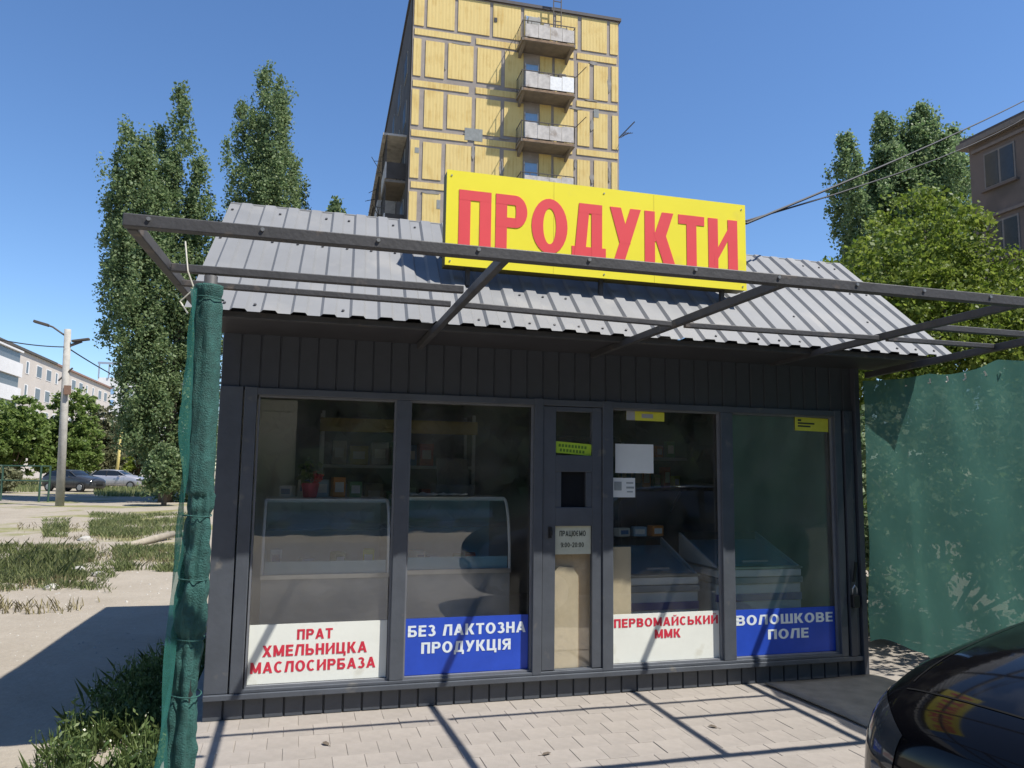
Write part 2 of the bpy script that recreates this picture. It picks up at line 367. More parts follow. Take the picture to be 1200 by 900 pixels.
# individual concrete pavers in the strip the picture shows
b = MB(); pw, pd, g = .178, .196, .002
bmx = bmesh.new()
def paver_mesh(w):
    b = MB(); e = .002; z1 = .0; z0 = -.05
    b.add([(0, 0, z0), (w, 0, z0), (w, pd-g, z0), (0, pd-g, z0), (0, 0, z1-e), (w, 0, z1-e), (w, pd-g, z1-e), (0, pd-g, z1-e),
           (e, e, z1), (w-e, e, z1), (w-e, pd-g-e, z1), (e, pd-g-e, z1)],
          [(0, 1, 5, 4), (1, 2, 6, 5), (2, 3, 7, 6), (3, 0, 4, 7), (4, 5, 9, 8), (5, 6, 10, 9), (6, 7, 11, 10), (7, 4, 8, 11), (8, 9, 10, 11)])
    return b.mesh('paver', PAVER)
pm, pmh = paver_mesh(pw-g), paver_mesh(pw/2-g)
bmx.free(); npv = 0
for j in range(9):
    y = -(j+1)*pd-.002; x = -.125 - (0 if j % 2 else 0); i = 0
    while x < 5.02:
        half = (i == 0 and j % 2)
        o = link('paver', pmh if half else pm, pav)
        o.location = (x+random.uniform(-.001, .001), y, random.uniform(-.0012, .0012)); o.rotation_euler = (random.uniform(-.003, .003), random.uniform(-.003, .003), random.uniform(-.004, .004))
        x += pw/2 if half else pw; i += 1; npv += 1
print('pavers', npv)

# ================================================================== KIOSK
K = thing('kiosk', 'graphite metal shop kiosk with large windows and a corrugated roof skirt', 'kiosk')
KD = 4.2
# shell
MB().box(.0, .06, .06, KD, 0, 2.6).build('side_wall', GRAPH_SHADED, K)
MB().box(4.94, 5.0, .06, KD, 0, 2.6).build('side_wall', GRAPH_SHADED, K)
MB().box(.0, 5.0, KD, KD+.06, 0, 2.6).build('back_wall', GRAPH_SHADED, K)
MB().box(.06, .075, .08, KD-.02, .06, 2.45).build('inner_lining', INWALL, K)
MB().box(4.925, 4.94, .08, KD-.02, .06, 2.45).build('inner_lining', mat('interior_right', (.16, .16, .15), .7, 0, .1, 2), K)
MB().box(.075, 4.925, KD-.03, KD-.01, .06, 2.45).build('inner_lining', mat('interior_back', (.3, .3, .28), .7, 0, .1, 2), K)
MB().box(.06, 4.94, .06, KD, .0, .06).build('floor_slab', FLOORM, K)
MB().box(.06, 4.94, .06, KD, 2.45, 2.5).build('inner_ceiling', mat('interior_ceiling', (.4, .4, .38), .7), K)
# flat roof deck and mansard skirt
EY, EZ, RY, RZ = -.6, 2.53, .46, 3.53
deck = MB().add([(-.045, RY+.02, RZ-.03), (5.26, RY+.02, RZ-.03), (5.26, 4.35, 3.3), (-.045, 4.35, 3.3)], [(0, 1, 2, 3)])
o = deck.build('roof_deck', ROOF, K); q = o.modifiers.new('s', 'SOLIDIFY'); q.thickness = .03; q.offset = -1
MB().poly([(-.03, RY+.03, RZ-.08), (-.03, 4.3, 3.26), (-.03, 4.3, 2.55), (-.03, EY+.1, 2.55)], (.02, 0, 0)).build('roof_cheek', GRAPH_SHADED, K)
MB().poly([(5.2, RY+.03, RZ-.08), (5.2, 4.3, 3.26), (5.2, 4.3, 2.55), (5.2, EY+.1, 2.55)], (.02, 0, 0)).build('roof_cheek', GRAPH_SHADED, K)
MB().box(-.01, 5.2, 4.26, 4.3, 2.55, 3.25).build('roof_back', GRAPH_SHADED, K)
MB().box(-.03, 5.22, -.01, .0, 2.5, 2.6).build('header_board', GRAPH_SHADED, K)
sl = Vector((0, RY-EY, RZ-EZ)); sln = Vector((0, -sl.z, sl.y)).normalized()
NR, NS = 32, 4
prof = [(0, 0), (.42, 0), (.52, .018), (.92, .018)]
for s in range(NS):
    pts = []
    for i in range(NR//NS):
        for p in prof: pts.append(((s*NR//NS+i+p[0])/NR, p[1]))
    pts.append((((s+1)*NR//NS+.0)/NR, 0)); pts.append((((s+1)*NR//NS+.30 if s < NS-1 else (s+1)*NR//NS+.001)/NR, 0))
    vs = []; fs = []; n = len(pts); rows = 6
    for k in range(rows+1):
        t = k/rows
        for u, h in pts:
            x = (-.17+u*5.60)*(1-t) + (-.045+u*5.305)*t
            p = Vector((x, EY, EZ)) + sl*t + sln*(h+.0016*(s % 2)+.004*noise.noise((x*2.5, t*3, 1))) + Vector((0, 0, .006*noise.noise((x*1.3, s, 4)) if k == 0 else 0)); vs.append(p)
    for k in range(rows):
        for i in range(n-1): fs.append((k*n+i, k*n+i+1, (k+1)*n+i+1, (k+1)*n+i))
    o = MB().add(vs, fs).build('roof_sheet', ROOF, K); q = o.modifiers.new('s', 'SOLIDIFY'); q.thickness = .0012
b = MB()
for i in range(NR):
    for t in (.05, .3, .62, .93):
        if random.random() < .5: continue
        u = (i+.2)/NR; x = (-.17+u*5.60)*(1-t) + (-.045+u*5.305)*t
        p = Vector((x, EY, EZ)) + sl*t
        b.tube([p, p+sln*.010], .009, 6)
struct(b.build('roof_screw', mat('screw_dark', (.08, .08, .085), .5), K), 'stuff')
# soffit, eave batten, ridge cap
MB().add([(-.15, EY+.05, 2.512), (5.4, EY+.05, 2.512), (5.2, 0, 2.49), (0, 0, 2.49)], [(0, 1, 2, 3)]).build('soffit', mat('soffit_dark', (.035, .035, .04), .6, 0, .2, 3), K)
MB().bar((-.14, EY+.07, 2.515), (5.38, EY+.07, 2.515), .05, .04).build('eave_batten', BEAM, K, .004)
MB().bar((-.045, RY+.035, RZ+.0), (5.26, RY+.035, RZ+.0), .07, .03).build('ridge_cap', ROOF, K, .006)
# facade cladding
def rib_strip(w, z0, z1, y, d=.016):
    b = MB(); e = .012
    P = [(0, 0), (e*.3, -d), (w-e, -d), (w-e*.4, 0), (w, 0)]
    for k in range(4):
        (xa, ya), (xb, yb) = P[k], P[k+1]
        b.add([(xa, y+ya, z0), (xb, y+yb, z0), (xb, y+yb, z1), (xa, y+ya, z1)], [(0, 1, 2, 3)])
    return b
SK = 40; sw = 5.0/SK
me = rib_strip(sw, .0, .13, .03).mesh('skirt_panel', FRAME)
for i in range(SK):
    o = link('skirt_panel', me, K); o.location = (i*sw, random.uniform(-.001, .001), random.uniform(-.002, .004))
me = rib_strip(sw, 2.135, 2.5, .018, .007).mesh('fascia_panel', GRAPH_SHADED)
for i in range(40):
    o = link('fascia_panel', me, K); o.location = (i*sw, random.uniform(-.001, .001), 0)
MB().box(.0, 5.0, .035, .06, .0, .14).build('skirt_backing', GRAPH_SHADED, K)
MB().box(.0, 5.0, .025, .06, 2.12, 2.5).build('fascia_backing', GRAPH_SHADED, K)
def fr(name, x0, x1, z0, z1, y0=-.012, y1=.06, m=FRAME): return MB().box(x0, x1, y0, y1, z0, z1).build(name, m, K, .004)
fr('sill_rail', .0, 5.0, .128, .163, -.03, .06)
fr('sill_trim', .2, 4.8, .1635, .185, -.014, .05)
fr('head_rail', .2, 4.8, 2.085, 2.132, -.012, .05)
fr('corner_panel', .0, .145, .165, 2.135, -.008, .06, FRAME); fr('corner_post', .155, .235, .165, 2.135, -.016, .06)
for x0, x1 in ((1.168, 1.262), (3.713, 3.818)): fr('mullion', x0, x1, .186, 2.084)
fr('door_jamb', 2.175, 2.243, .165, 2.135, -.016); fr('door_jamb', 2.712, 2.795, .165, 2.135, -.016)
fr('corner_post', 4.765, 4.83, .165, 2.135, -.016); fr('corner_panel', 4.845, 4.9, .165, 2.135, -.03, .06, GRAPH_SHADED); fr('corner_post', 4.91, 4.945, .165, 2.135, -.012); fr('corner_panel', 4.953, 5.0, .0, 2.5, -.04, .06, GRAPH_SHADED)
# light bead round each window, then the pane
BEAD = mat('window_bead', (.16, .17, .19), .4)
wins = [(.243, 1.168), (1.262, 2.175), (2.795, 3.713), (3.818, 4.765)]
for x0, x1 in wins:
    w = link('window', None, K)
    b = MB(); e = .012
    b.box(x0, x0+e, .012, .04, .186, 2.084).box(x1-e, x1, .012, .04, .186, 2.084).box(x0+e, x1-e, .012, .04, 2.072, 2.084).box(x0+e, x1-e, .012, .04, .186, .198)
    b.build('window_bead', BEAD, w)
    MB().box(x0+.004, x1-.004, .05, .056, .19, 2.08).build('pane', GLASS, w)
# door
Dr = link('door', None, K)
def dbox(name, x0, x1, z0, z1, y0=-.004, y1=.045, m=FRAME, bv=.003): return MB().box(x0, x1, y0, y1, z0, z1).build(name, m, Dr, bv)
dbox('stile', 2.247, 2.345, .19, 2.08); dbox('stile', 2.632, 2.708, .19, 2.08)
dbox('rail', 2.345, 2.632, .166, .19, -.004, .045); dbox('rail', 2.345, 2.632, 1.205, 1.34); dbox('rail', 2.345, 2.632, 1.6, 1.722); dbox('rail', 2.345, 2.632, 2.045, 2.08)
dbox('hatch_frame', 2.345, 2.39, 1.34, 1.6, .002); dbox('hatch_frame', 2.585, 2.632, 1.34, 1.6, .002)
dbox('hatch_pane', 2.39, 2.585, 1.34, 1.6, .03, .035, mat('dark_pane', (.015, .016, .02), .15), 0)
dbox('pane', 2.345, 2.632, 1.722, 2.045, .025, .03, GLASS, 0); dbox('pane', 2.345, 2.632, .19, 1.205, .025, .03, GLASS, 0)
dbox('handle', 2.295, 2.31, 1.14, 1.18, -.045, -.03, BLACK); dbox('handle_plate', 2.29, 2.315, 1.12, 1.2, -.012, -.004, BLACK, 0)
# lock and bar on the right corner post
Lk = thing('door_lock', 'black padlock and latch hanging on the right corner post', 'lock', (4.87, -.03, .55))
b = MB().box(-.03, .03, -.05, -.005, 0, .1); b.build('lock_body', BLACK, Lk, .008)
MB().tube([(-.02, -.028, .1), (-.02, -.028, .15), (0, -.028, .175), (.02, -.028, .15), (.02, -.028, .1)], .006, 6).build('shackle', ALU, Lk)
MB().bar((.0, -.02, .2), (.02, -.03, .36), .02, .012).build('latch', BLACK, Lk)

# ------------------------------------------------------------------ rooftop sign
SG = thing('shop_sign', 'large yellow rooftop sign box with red grocery lettering', 'sign', (2.6, -.3, 3.0))
SX0, SX1, SZ0, SZ1 = 1.43, 3.775, 3.005, 3.675
MB().box(SX0-2.6, SX1-2.6, 0, .13, SZ0-3, SZ1-3).build('sign_box', BOXSIDE, SG)
MB().box(SX0-2.6-.004, SX1-2.6+.004, -.006, -.001, SZ0-3-.004, SZ1-3+.004).build('sign_face', YEL, SG)
lx = [glyph(c, .25, .18)[1] for c in 'ПРОДУКТИ']; LS = (3.705-1.515)/(sum(lx)+.1*7); xx = 1.515-2.6
for c, w in zip('ПРОДУКТИ', lx):
    lettering(c, xx, xx+w*LS, .15, .545, -.006, RED, SG, .003, .25, .18, 0, 'letter'); xx += (w+.1)*LS
for x in (2.21, 3.0): MB().box(x-2.6, x-2.6+.003, -.0068, -.006, .0, SZ1-3).build('vinyl_seam', mat('seam_yellow', (.62, .52, .04), .5), SG)
for x in (1.46, 2.6, 3.745):
    for z in (.03, .64): MB().tube([(x-2.6, -.006, z), (x-2.6, -.010, z)], .006, 8).build('screw', ALU, SG)
for x in (1.6, 2.6, 3.6):
    MB().bar((x-2.6, .06, .01), (x-2.6, .06, -.12), .03, .03).build('bracket', BEAM, SG)
    MB().bar((x-2.6, .12, .45), (x-2.6, .5, .36), .03, .03).build('brace', BEAM, SG)

# ------------------------------------------------------------------ window signs, notices, stickers
def wsign(label, x0, x1, z0, z1, m, lines, lm, y=.046):
    t = thing('window_sign', label, 'sign', ((x0+x1)/2, y, z0), 0, 'signs in the lower window panes')
    MB().box(x0-t.location.x, x1-t.location.x, -.003, .002, 0, z1-z0).build('sign_board', m, t)
    for s, a, b_, c, d in lines: lettering(s, a-t.location.x, b_-t.location.x, c-z0, d-z0, -.003, lm, t, .0015, .22, .18)
wsign('white window sign with three lines of red letters', .258, 1.152, .2, .575, WHITE,
      [('ПРАТ', .56, .79, .472, .538), ('ХМЕЛЬНИЦКА', .345, 1.02, .37, .442), ('МАСЛОСИРБАЗА', .275, 1.08, .268, .338)], LRED)
wsign('blue window sign with white letters beside the door', 1.277, 2.16, .2, .577, BLUE,
      [('БЕЗ ЛАКТОЗНА', 1.295, 2.14, .455, .53), ('ПРОДУКЦІЯ', 1.39, 2.03, .34, .415)], LWHITE)
wsign('white window sign with two lines of red letters', 2.812, 3.7, .2, .55, WHITE,
      [('ПЕРВОМАЙСЬКИЙ', 2.825, 3.69, .455, .518), ('ММК', 3.155, 3.37, .365, .43)], LRED)
wsign('blue window sign at the shaded right end', 3.834, 4.752, .2, .548, BLUE,
      [('ВОЛОШКОВЕ', 3.85, 4.73, .43, .505), ('ПОЛЕ', 4.13, 4.5, .315, .39)], LWHITE)
hb = thing('opening_hours_board', 'cream opening hours board on the kiosk door', 'sign', (2.488, .018, 1.0))
MB().box(-.14, .14, -.003, .004, 0, .203).build('sign_board', mat('cream_board', (.5, .52, .42), .5), hb)
lettering('ПРАЦЮЄМО', -.105, .1, .13, .17, -.003, INK, hb, .001); lettering('9:00-20:00', -.095, .085, .05, .085, -.003, INK, hb, .001)
def flat(name, label, x0, x1, z0, z1, m, rot=0, y=.045, marks=(), mm=INK, cat='notice'):
    t = thing(name, label, cat, ((x0+x1)/2, y, (z0+z1)/2)); t.rotation_euler = (0, rot, 0); w, h = (x1-x0)/2, (z1-z0)/2
    MB().box(-w, w, -.002, .001, -h, h).build('sheet', m, t)
    for k, (a, b_, c, d) in enumerate(marks):
        MB().box(-w+2*w*a, -w+2*w*b_, -.0032, -.0021, -h+2*h*c, -h+2*h*d).build('printed_mark', mm, t)
    return t
GREYP = mat('grey_print', (.3, .33, .33), .7)
flat('paper_notice', 'large blank pale notice taped inside the window', 2.838, 3.155, 1.597, 1.818, PAPER)
flat('paper_notice', 'small white printed notice below the large blank one', 2.808, 3.0, 1.414, 1.56, PAPER, 0, .045, [(.1, .42, .35, .8), (.62, .92, .7, .78), (.62, .95, .45, .55), (.65, .9, .25, .32)], GREYP)
flat('door_sticker', 'lime green sticker tilted on the upper door pane', 2.348, 2.632, 1.73, 1.815, LIME, .07, .018, [(.08+.09*i, .14+.09*i, .55, .8) for i in range(9)] + [(.12+.09*i, .18+.09*i, .15, .4) for i in range(8)], mat('green_ink', (.1, .22, .02), .6), 'sticker')
flat('window_sticker', 'narrow grey and yellow sticker under the window head', 2.93, 3.25, 2.0, 2.07, YST, .01, .045, [(.0, .22, 0, 1), (.4, .7, .3, .75)], mat('sticker_grey', (.35, .35, .36), .6), 'sticker')
flat('window_sticker', 'yellow sticker with small print near the right corner', 4.43, 4.748, 1.96, 2.07, YST, .02, .045, [(.08, .18, .7, .85), (.08, .58, .5, .62), (.08, .46, .28, .4)], INK, 'sticker')

# ------------------------------------------------------------------ inside the shop
pl = thing('plywood_sheet', 'tan plywood sheet standing behind the lower door pane', 'board', (2.49, .062, .06))
MB().box(-.15, .15, 0, .012, 0, 1.1).build('sheet', PLY, pl)
sunpatch = thing('board_and_sunpatch', 'sunlit patch on the plywood, modelled as a pale rounded board', 'board', (2.44, .04, .06))
MB().poly([(-.1, 0, 0), (.1, 0, 0), (.1, 0, .78), (.06, 0, .84), (-.05, 0, .85), (-.1, 0, .8)], (0, .018, 0)).build('plank_and_sunpatch', PLANK_AND_SUNPATCH, sunpatch)  # pale slab shaped as the sunlit part of the plywood
pb = thing('board_and_sunpatch', 'tall wooden board leaning left of the chest freezer', 'board', (2.9, .08, .06))
MB().box(-.1, .08, 0, .02, 0, .98).build('plank_and_sunpatch', PLANK_AND_SUNPATCH, pb)
def counter(label, x0, x1, y0, y1, h1, h2, body, inner):
    t = thing('display_counter', label, 'display counter', ((x0+x1)/2, (y0+y1)/2, .06)); w = (x1-x0)/2; d = (y1-y0)/2
    MB().box(-w, w, -d, d, .08, h1).build('cabinet_body', body, t, .008)
    MB().box(-w+.03, w-.03, -d+.04, d-.02, 0, .08).build('plinth', BLACK, t)
    MB().box(-w-.005, w+.005, -d-.012, -d+.01, h1-.03, h1+.0).build('trim_rail', ALU, t)
    MB().box(-w+.02, w-.02, -d+.03, d-.05, h1+.002, h1+.012).build('tray', inner, t)
    n = 8; pts = []
    for i in range(n+1):
        a = math.pi/2*i/n; pts.append((-d+.01+.18*(1-math.cos(a)), h1+.0+(h2-h1)*math.sin(a)**.9))
    b = MB()
    for i in range(n):
        b.add([(-w+.01, pts[i][0], pts[i][1]), (w-.01, pts[i][0], pts[i][1]), (w-.01, pts[i+1][0], pts[i+1][1]), (-w+.01, pts[i+1][0], pts[i+1][1])], [(0, 1, 2, 3)])
    b.build('front_glass', FGLASS, t, smooth=True)
    for sx in (-1, 1):
        MB().tube([(sx*(w-.004), p[0], p[1]) for p in pts], .011, 6).build('glass_edge', APPW, t)
        MB().poly([(sx*(w-.002), p[0], p[1]) for p in pts] + [(sx*(w-.002), d, h2), (sx*(w-.002), d, h1)], (-sx*.004, 0, 0)).build('end_panel', FGLASS, t)
    MB().box(-w, w, pts[-1][0], d, h2-.015, h2+.012).build('top_shelf', APPW, t)
    MB().box(-w+.02, w-.02, -d+.16, d-.05, (h1+h2)/2+.04, (h1+h2)/2+.05).build('glass_shelf', FGLASS, t)
    MB().box(-w, w, d-.03, d, h1, h2).build('back_panel', inner, t); MB().box(-w+.02, w-.02, -d+.02, -d+.03, h1, h1+.09).build('front_lip', inner, t)
    return t
counter('grey display counter behind the left window', .3, 1.2, .45, 1.15, .78, 1.3, APPG, PAPER)
counter('teal display counter with curved glass left of the door', 1.26, 2.12, .4, 1.1, .8, 1.32, APPG, TEAL)
def freezer(label, x0, x1, y0, y1, h):
    t = thing('chest_freezer', label, 'freezer', ((x0+x1)/2, (y0+y1)/2, .06)); w = (x1-x0)/2; d = (y1-y0)/2
    MB().box(-w, w, -d, d, .05, h-.2).build('cabinet_body', APPW, t, .012)
    MB().box(-w-.002, w+.002, -d-.006, -d+.02, h-.34, h-.28).build('blue_stripe', APPB, t)
    MB().box(-w-.01, w+.01, -d-.015, d, h-.2, h-.15).build('bumper', APPG, t, .006)
    MB().box(-w, w, -d-.01, d, h-.145, h-.085).build('rim', APPW, t, .008)
    MB().box(-w-.006, w+.006, -d-.018, d+.004, h-.08, h-.065).build('rail', ALU, t)
    MB().poly([(-w+.02, -d+.01, h-.06), (w-.02, -d+.01, h-.06), (w-.02, d-.02, h+.16), (-w+.02, d-.02, h+.16)], (0, 0, .012)).build('glass_lid', FGLASS, t)
    MB().poly([(-w+.02, -d+.02, h-.09), (w-.02, -d+.02, h-.09), (w-.02, d-.03, h+.1), (-w+.02, d-.03, h+.1)], (0, 0, .006)).build('inner_liner', TEAL, t)
    for sx in (-1, 1): MB().poly([(sx*w, -d, h-.07), (sx*w, d, h-.07), (sx*w, d, h+.17)], (-sx*.018, 0, 0)).build('cheek', APPW, t)
    MB().bar((-w*.3, -d+.06, h-.025), (w*.3, -d+.06, h-.025), .02, .015).build('lid_handle', APPG, t)
    return t
freezer('white chest freezer with blue stripe right of the door', 3.03, 3.68, .32, .95, .8)
freezer('white chest freezer behind the far right window', 3.86, 4.66, .34, .98, .84)
rk = thing('shelf_rack', 'white metal shelf rack against the back wall with yellow price strip', 'shelf', (1.5, 2.5, .06))
for x in (-.75, 0, .75):
    for y in (-.2, .2): MB().box(x-.015, x+.015, y-.015, y+.015, 0, 2.1).build('upright', APPW, rk)
for z in (.3, .75, 1.15, 1.55): MB().box(-.76, .76, -.22, .22, z, z+.03).build('shelf_board', APPW, rk)
MB().box(-.78, .78, -.24, -.222, 1.9, 2.03).build('price_strip', mat('yellow_board', (.5, .38, .12), .6), rk)
cols = [(.5, .1, .08), (.1, .2, .4), (.45, .4, .3), (.12, .3, .14), (.5, .42, .1), (.35, .35, .36)]
BOXM = [mat('goods_%d' % i, c, .5) for i, c in enumerate(cols)]
gn = ['red', 'navy', 'beige', 'green', 'mustard', 'grey']; cnt = 0
for zi, z in enumerate((.78, 1.18, 1.58)):
    x = -.66; order = random.sample(range(6), 6)
    while x < .6 and order:
        w = random.uniform(.1, .2); h = random.uniform(.14, .26); k = order.pop()
        o = thing('goods_box', gn[k]+' goods box on the shelf rack inside, '+['low', 'middle', 'upper'][zi]+' shelf', 'box', (1.5+x+w/2, 2.42, .06+z+.001), 0, 'goods on the shelf rack')
        MB().box(-w/2+.006, w/2-.006, -.12, .1, 0, h).build('carton', BOXM[k], o, .004); MB().box(-w*.3, w*.3, -.1215, -.1202, h*.3, h*.7).build('carton_label', PAPER, o); x += w+.02
fd = thing('upright_fridge', 'dark upright drinks fridge standing behind the chest freezers', 'fridge', (3.35, 2.3, .06))
MB().box(-.4, .4, -.3, .3, 0, 1.9).build('cabinet_body', INDARK, fd, .01); MB().box(-.36, .36, -.312, -.302, .2, 1.7).build('fridge_door', mat('fridge_door', (.03, .03, .035), .15), fd)
ws = thing('wall_shelf', 'grey wall shelf seen through the far right window', 'shelf', (4.45, 2.9, 1.4))
for z in (0, .35): MB().box(-.45, .45, -.18, .18, z, z+.03).build('shelf_board', APPG, ws)
for x in (-.4, .4): MB().bar((x, .15, -.25), (x, -.12, -.01), .025, .025).build('bracket', APPG, ws)
cb = thing('tall_cabinet', 'tall cream cabinet standing behind the left counter', 'cabinet', (.3, 1.45, .06))
MB().box(-.2, .2, -.22, .22, 0, 2.1).build('cabinet_body', INWALL, cb, .008); MB().box(-.185, .185, -.235, -.222, .1, 2.0).build('cabinet_door', INWALL, cb, .004); MB().box(.12, .135, -.25, -.236, 1.0, 1.2).build('door_handle', ALU, cb)
PK = {'white': APPW, 'cream': INWALL, 'pale blue': mat('pack_pale_blue', (.3, .45, .6), .4), 'orange': mat('pack_orange', (.65, .25, .04), .4), 'green': BOXM[3], 'red': BOXM[0], 'yellow': YST}
def pack(colr, x, y, z, w, h, d, where, lean=0):
    o = thing('goods_pack', colr+' goods pack '+where, 'package', (x, y, z), random.uniform(-.3, .3), 'goods inside the shop'); 
    MB().box(-w/2, w/2, -d/2, d/2, 0, h).build('packet', PK[colr], o, .006); MB().box(-w*.35, w*.35, -d/2-.0012, -d/2-.0002, h*.25, h*.75).build('packet_label', PAPER if colr not in ('white', 'cream') else BOXM[1], o)
for i, colr in enumerate(PK):
    if i % 2 == 0: pack(colr, .38+i*.115, .66+.04*(i % 2), .853, .085, random.uniform(.07, .16), .12, 'lying in the left display counter')
    if i % 3: pack(colr, 1.34+i*.105, .62+.04*(i % 2), .873, .08, random.uniform(.06, .13), .12, 'lying in the teal display counter')
    if i < 5: pack(colr, .45+i*.13, 1.0, 1.374, .1, random.uniform(.08, .2), .1, 'standing on top of the left counter')
    if i < 4: pack(colr, 3.1+i*.16, .88, 1.05-.0, .12, random.uniform(.05, .12), .08, 'on the back edge of the middle freezer')
    pack(colr, 4.08+i*.12, 2.85, 1.431, .09, random.uniform(.12, .25), .1, 'on the lower wall shelf at right')
    if i < 5: pack(colr, 4.1+i*.16, 2.85, 1.781, .1, random.uniform(.12, .22), .1, 'on the upper wall shelf at right')
tg = thing('cloth_bundle', 'crumpled pale cloth draped over the teal counter top', 'cloth', (1.55, .6, 1.394))
vs = []; fs = []
for j in range(13):
    for i in range(17): vs.append((-.2+i*.028+.01*noise.noise((i*.5, j*.5, 1)), -.1+j*.02, .012+.03*abs(noise.noise((i*.35, j*.4, 5)))))
for j in range(12):
    for i in range(16): fs.append((j*17+i, j*17+i+1, (j+1)*17+i+1, (j+1)*17+i))
MB().add(vs, fs).build('cloth', APPW, tg, smooth=True)
fp = thing('flower_pot', 'pot with a red flower on the left counter', 'flower pot', (.62, .85, 1.375))
MB().tube([(0, 0, 0), (0, 0, .11)], [.05, .07], 14).build('pot', mat('pink_pot', (.55, .05, .1), .5), fp)
C = blob((0, 0, .2), (.09, .09, .12), 60, .6); link('foliage', leafmesh('foliage', C, .06, WEEDM), fp)
link('bloom', leafmesh('bloom', blob((.05, -.03, .15), (.05, .05, .04), 40, .6), .04, mat('petal', (.6, .02, .04), .6)), fp)
tv = thing('cash_register', 'dark cash register standing on the counter by the door', 'till', (1.75, .85, 1.395))
MB().box(-.16, .16, -.12, .14, 0, .09).build('base', INDARK, tv, .01); MB().poly([(-.13, -.02, .091), (.13, -.02, .091), (.13, .06, .3), (-.13, .06, .3)], (0, .03, 0)).build('screen', INDARK, tv)

# ------------------------------------------------------------------ canopy frame
CF = thing('canopy_frame', 'dark square-tube canopy frame standing in front of the kiosk', 'canopy frame')
FY = -2.28; FZ = 2.515
def beam(a, b_, w=.05, h=.08, name='beam'): return MB().bar(a, b_, w, h).build(name, BEAM, CF, .004)
pL = at(145, 258.5, 1, FY); pR = at(1200, 354.7, 1, FY)
fdir = (pR-pL)/(pR.x-pL.x)
fpt = lambda x: pL + fdir*(x-pL.x)
fend = fpt(5.12)
beam(pL, fend, .045, .05, 'front_beam')
CX = [1.31, 2.70, 4.14]
bk = [(1.31, 2.47), (2.62, 2.475), (4.17, 2.49)]
for k, x in enumerate(CX):
    a = fpt(x+.02); beam((a.x, a.y+.026, a.z-.0), (bk[k][0], -.03, bk[k][1]), .036, .045, 'cross_beam')
lb0 = fpt(pL.x+.026); lb1 = at(238, 356, 1, -.62)
beam((lb0.x, lb0.y+.026, lb0.z-.005), (lb1.x-.02, -.3, lb1.z+.0), .04, .048, 'cross_beam')
beam((5.09, FY+.026, fend.z), (5.09, -.02, 2.44), .04, .048, 'cross_beam')
SY = -1.6
p0 = at(198, 313.5, 1, SY); p1 = at(548, 340, 1, SY)
beam((p0.x+.01, SY, p0.z), (1.285, SY, p1.z), .035, .038, 'purlin')
p2 = at(1130, 384, 1, SY); beam((4.19, SY, p1.z-.005), (5.065, SY, p1.z-.005), .035, .038, 'purlin')
TY = -1.27
q0 = at(440, 350, 1, TY); q1 = at(803, 381, 1, TY); q2 = at(1038, 397, 1, TY)
beam((lb1.x-.05, TY, q0.z+.008), (1.285, TY, q0.z), .03, .032, 'purlin')
beam((1.345, TY, q0.z), (2.63, TY, q1.z), .03, .032, 'purlin'); beam((2.72, TY, q1.z), (4.12, TY, q2.z), .03, .032, 'purlin'); beam((4.19, TY, q2.z), (5.065, TY, q2.z), .03, .032, 'purlin')
PX = at(247, 330, 1, SY).x
MB().tube([(PX, SY, -.02), (PX, SY, p0.z-.026)], .03, 12).build('post', BEAM, CF, smooth=True)
MB().box(5.065, 5.115, FY-.0, FY+.05, -.01, fend.z-.04).build('post', BEAM, CF)
b = MB()
for x in (pL.x+.09, .33, .78, 1.2, 1.7, 2.22, 2.66, 3.1, 3.5, 3.92, 4.3):
    p = fpt(x)
    MB().tube([(p.x, p.y-.0232, p.z+.008), (p.x, p.y-.029, p.z+.008)], .008, 8).build('bolt', ALU, CF)

# ------------------------------------------------------------------ green shade nets
RN = thing('rolled_shade_net', 'green shade net rolled and tied round the left canopy post', 'shade net', (PX, SY, -.02))
ztop = at(247, 335, 1, SY).z+.02
n = 200; seg = 36; vs = []; fs = []
ties = [.22, .62, .86, 1.12, 1.4, 2.4]
for i in range(n+1):
    z = ztop*i/n; r = .055 + (.004 if z > 1.5 else .006*math.sin(z*7+1))
    if z < 1.45: r += .012*noise.noise((z*3, 1, 7))
    for tz in ties: r -= .009*math.exp(-((z-tz)/.022)**2)
    cx = -.012*math.sin(z*3)*(1 if z < 1.5 else .3)
    for k in range(seg):
        a = 2*math.pi*k/seg
        d = .022*noise.noise((math.cos(a)*1.6+z*1.1, math.sin(a)*1.6, z*7)) + .008*noise.noise((math.cos(a)*4, math.sin(a)*4, z*22))
        d = d*.7 + .009*math.sin(5*a+z*4+2*noise.noise((z*2, 0, 0))) + .005*math.sin(11*a-z*9)
        if z > 1.5: d *= .35
        vs.append((cx+(r+d)*math.cos(a), (r+d)*math.sin(a), z))
for i in range(n):
    for k in range(seg): fs.append((i*seg+k, i*seg+(k+1) % seg, (i+1)*seg+(k+1) % seg, (i+1)*seg+k))
fs += [tuple(range(seg-1, -1, -1)), tuple(n*seg+k for k in range(seg))]
MB().add(vs, fs).build('net_roll', NETR, RN, smooth=True)
for tz in ties:
    MB().tube([(.062*math.cos(a), .062*math.sin(a), tz+.004*math.sin(2*a)) for a in [2*math.pi*k/16 for k in range(17)]], .003, 5, False).build('tie', NETR, RN)
MB().tube([(-.07, .0, ztop-.02), (-.1, -.02, ztop+.06), (-.12, -.01, ztop+.2)], .004, 5).build('rope', ROPE, RN)
MB().tube([(-.07, .0, ztop-.02), (-.13, .02, ztop-.08), (-.09, -.01, ztop-.14)], .004, 5).build('rope', ROPE, RN)
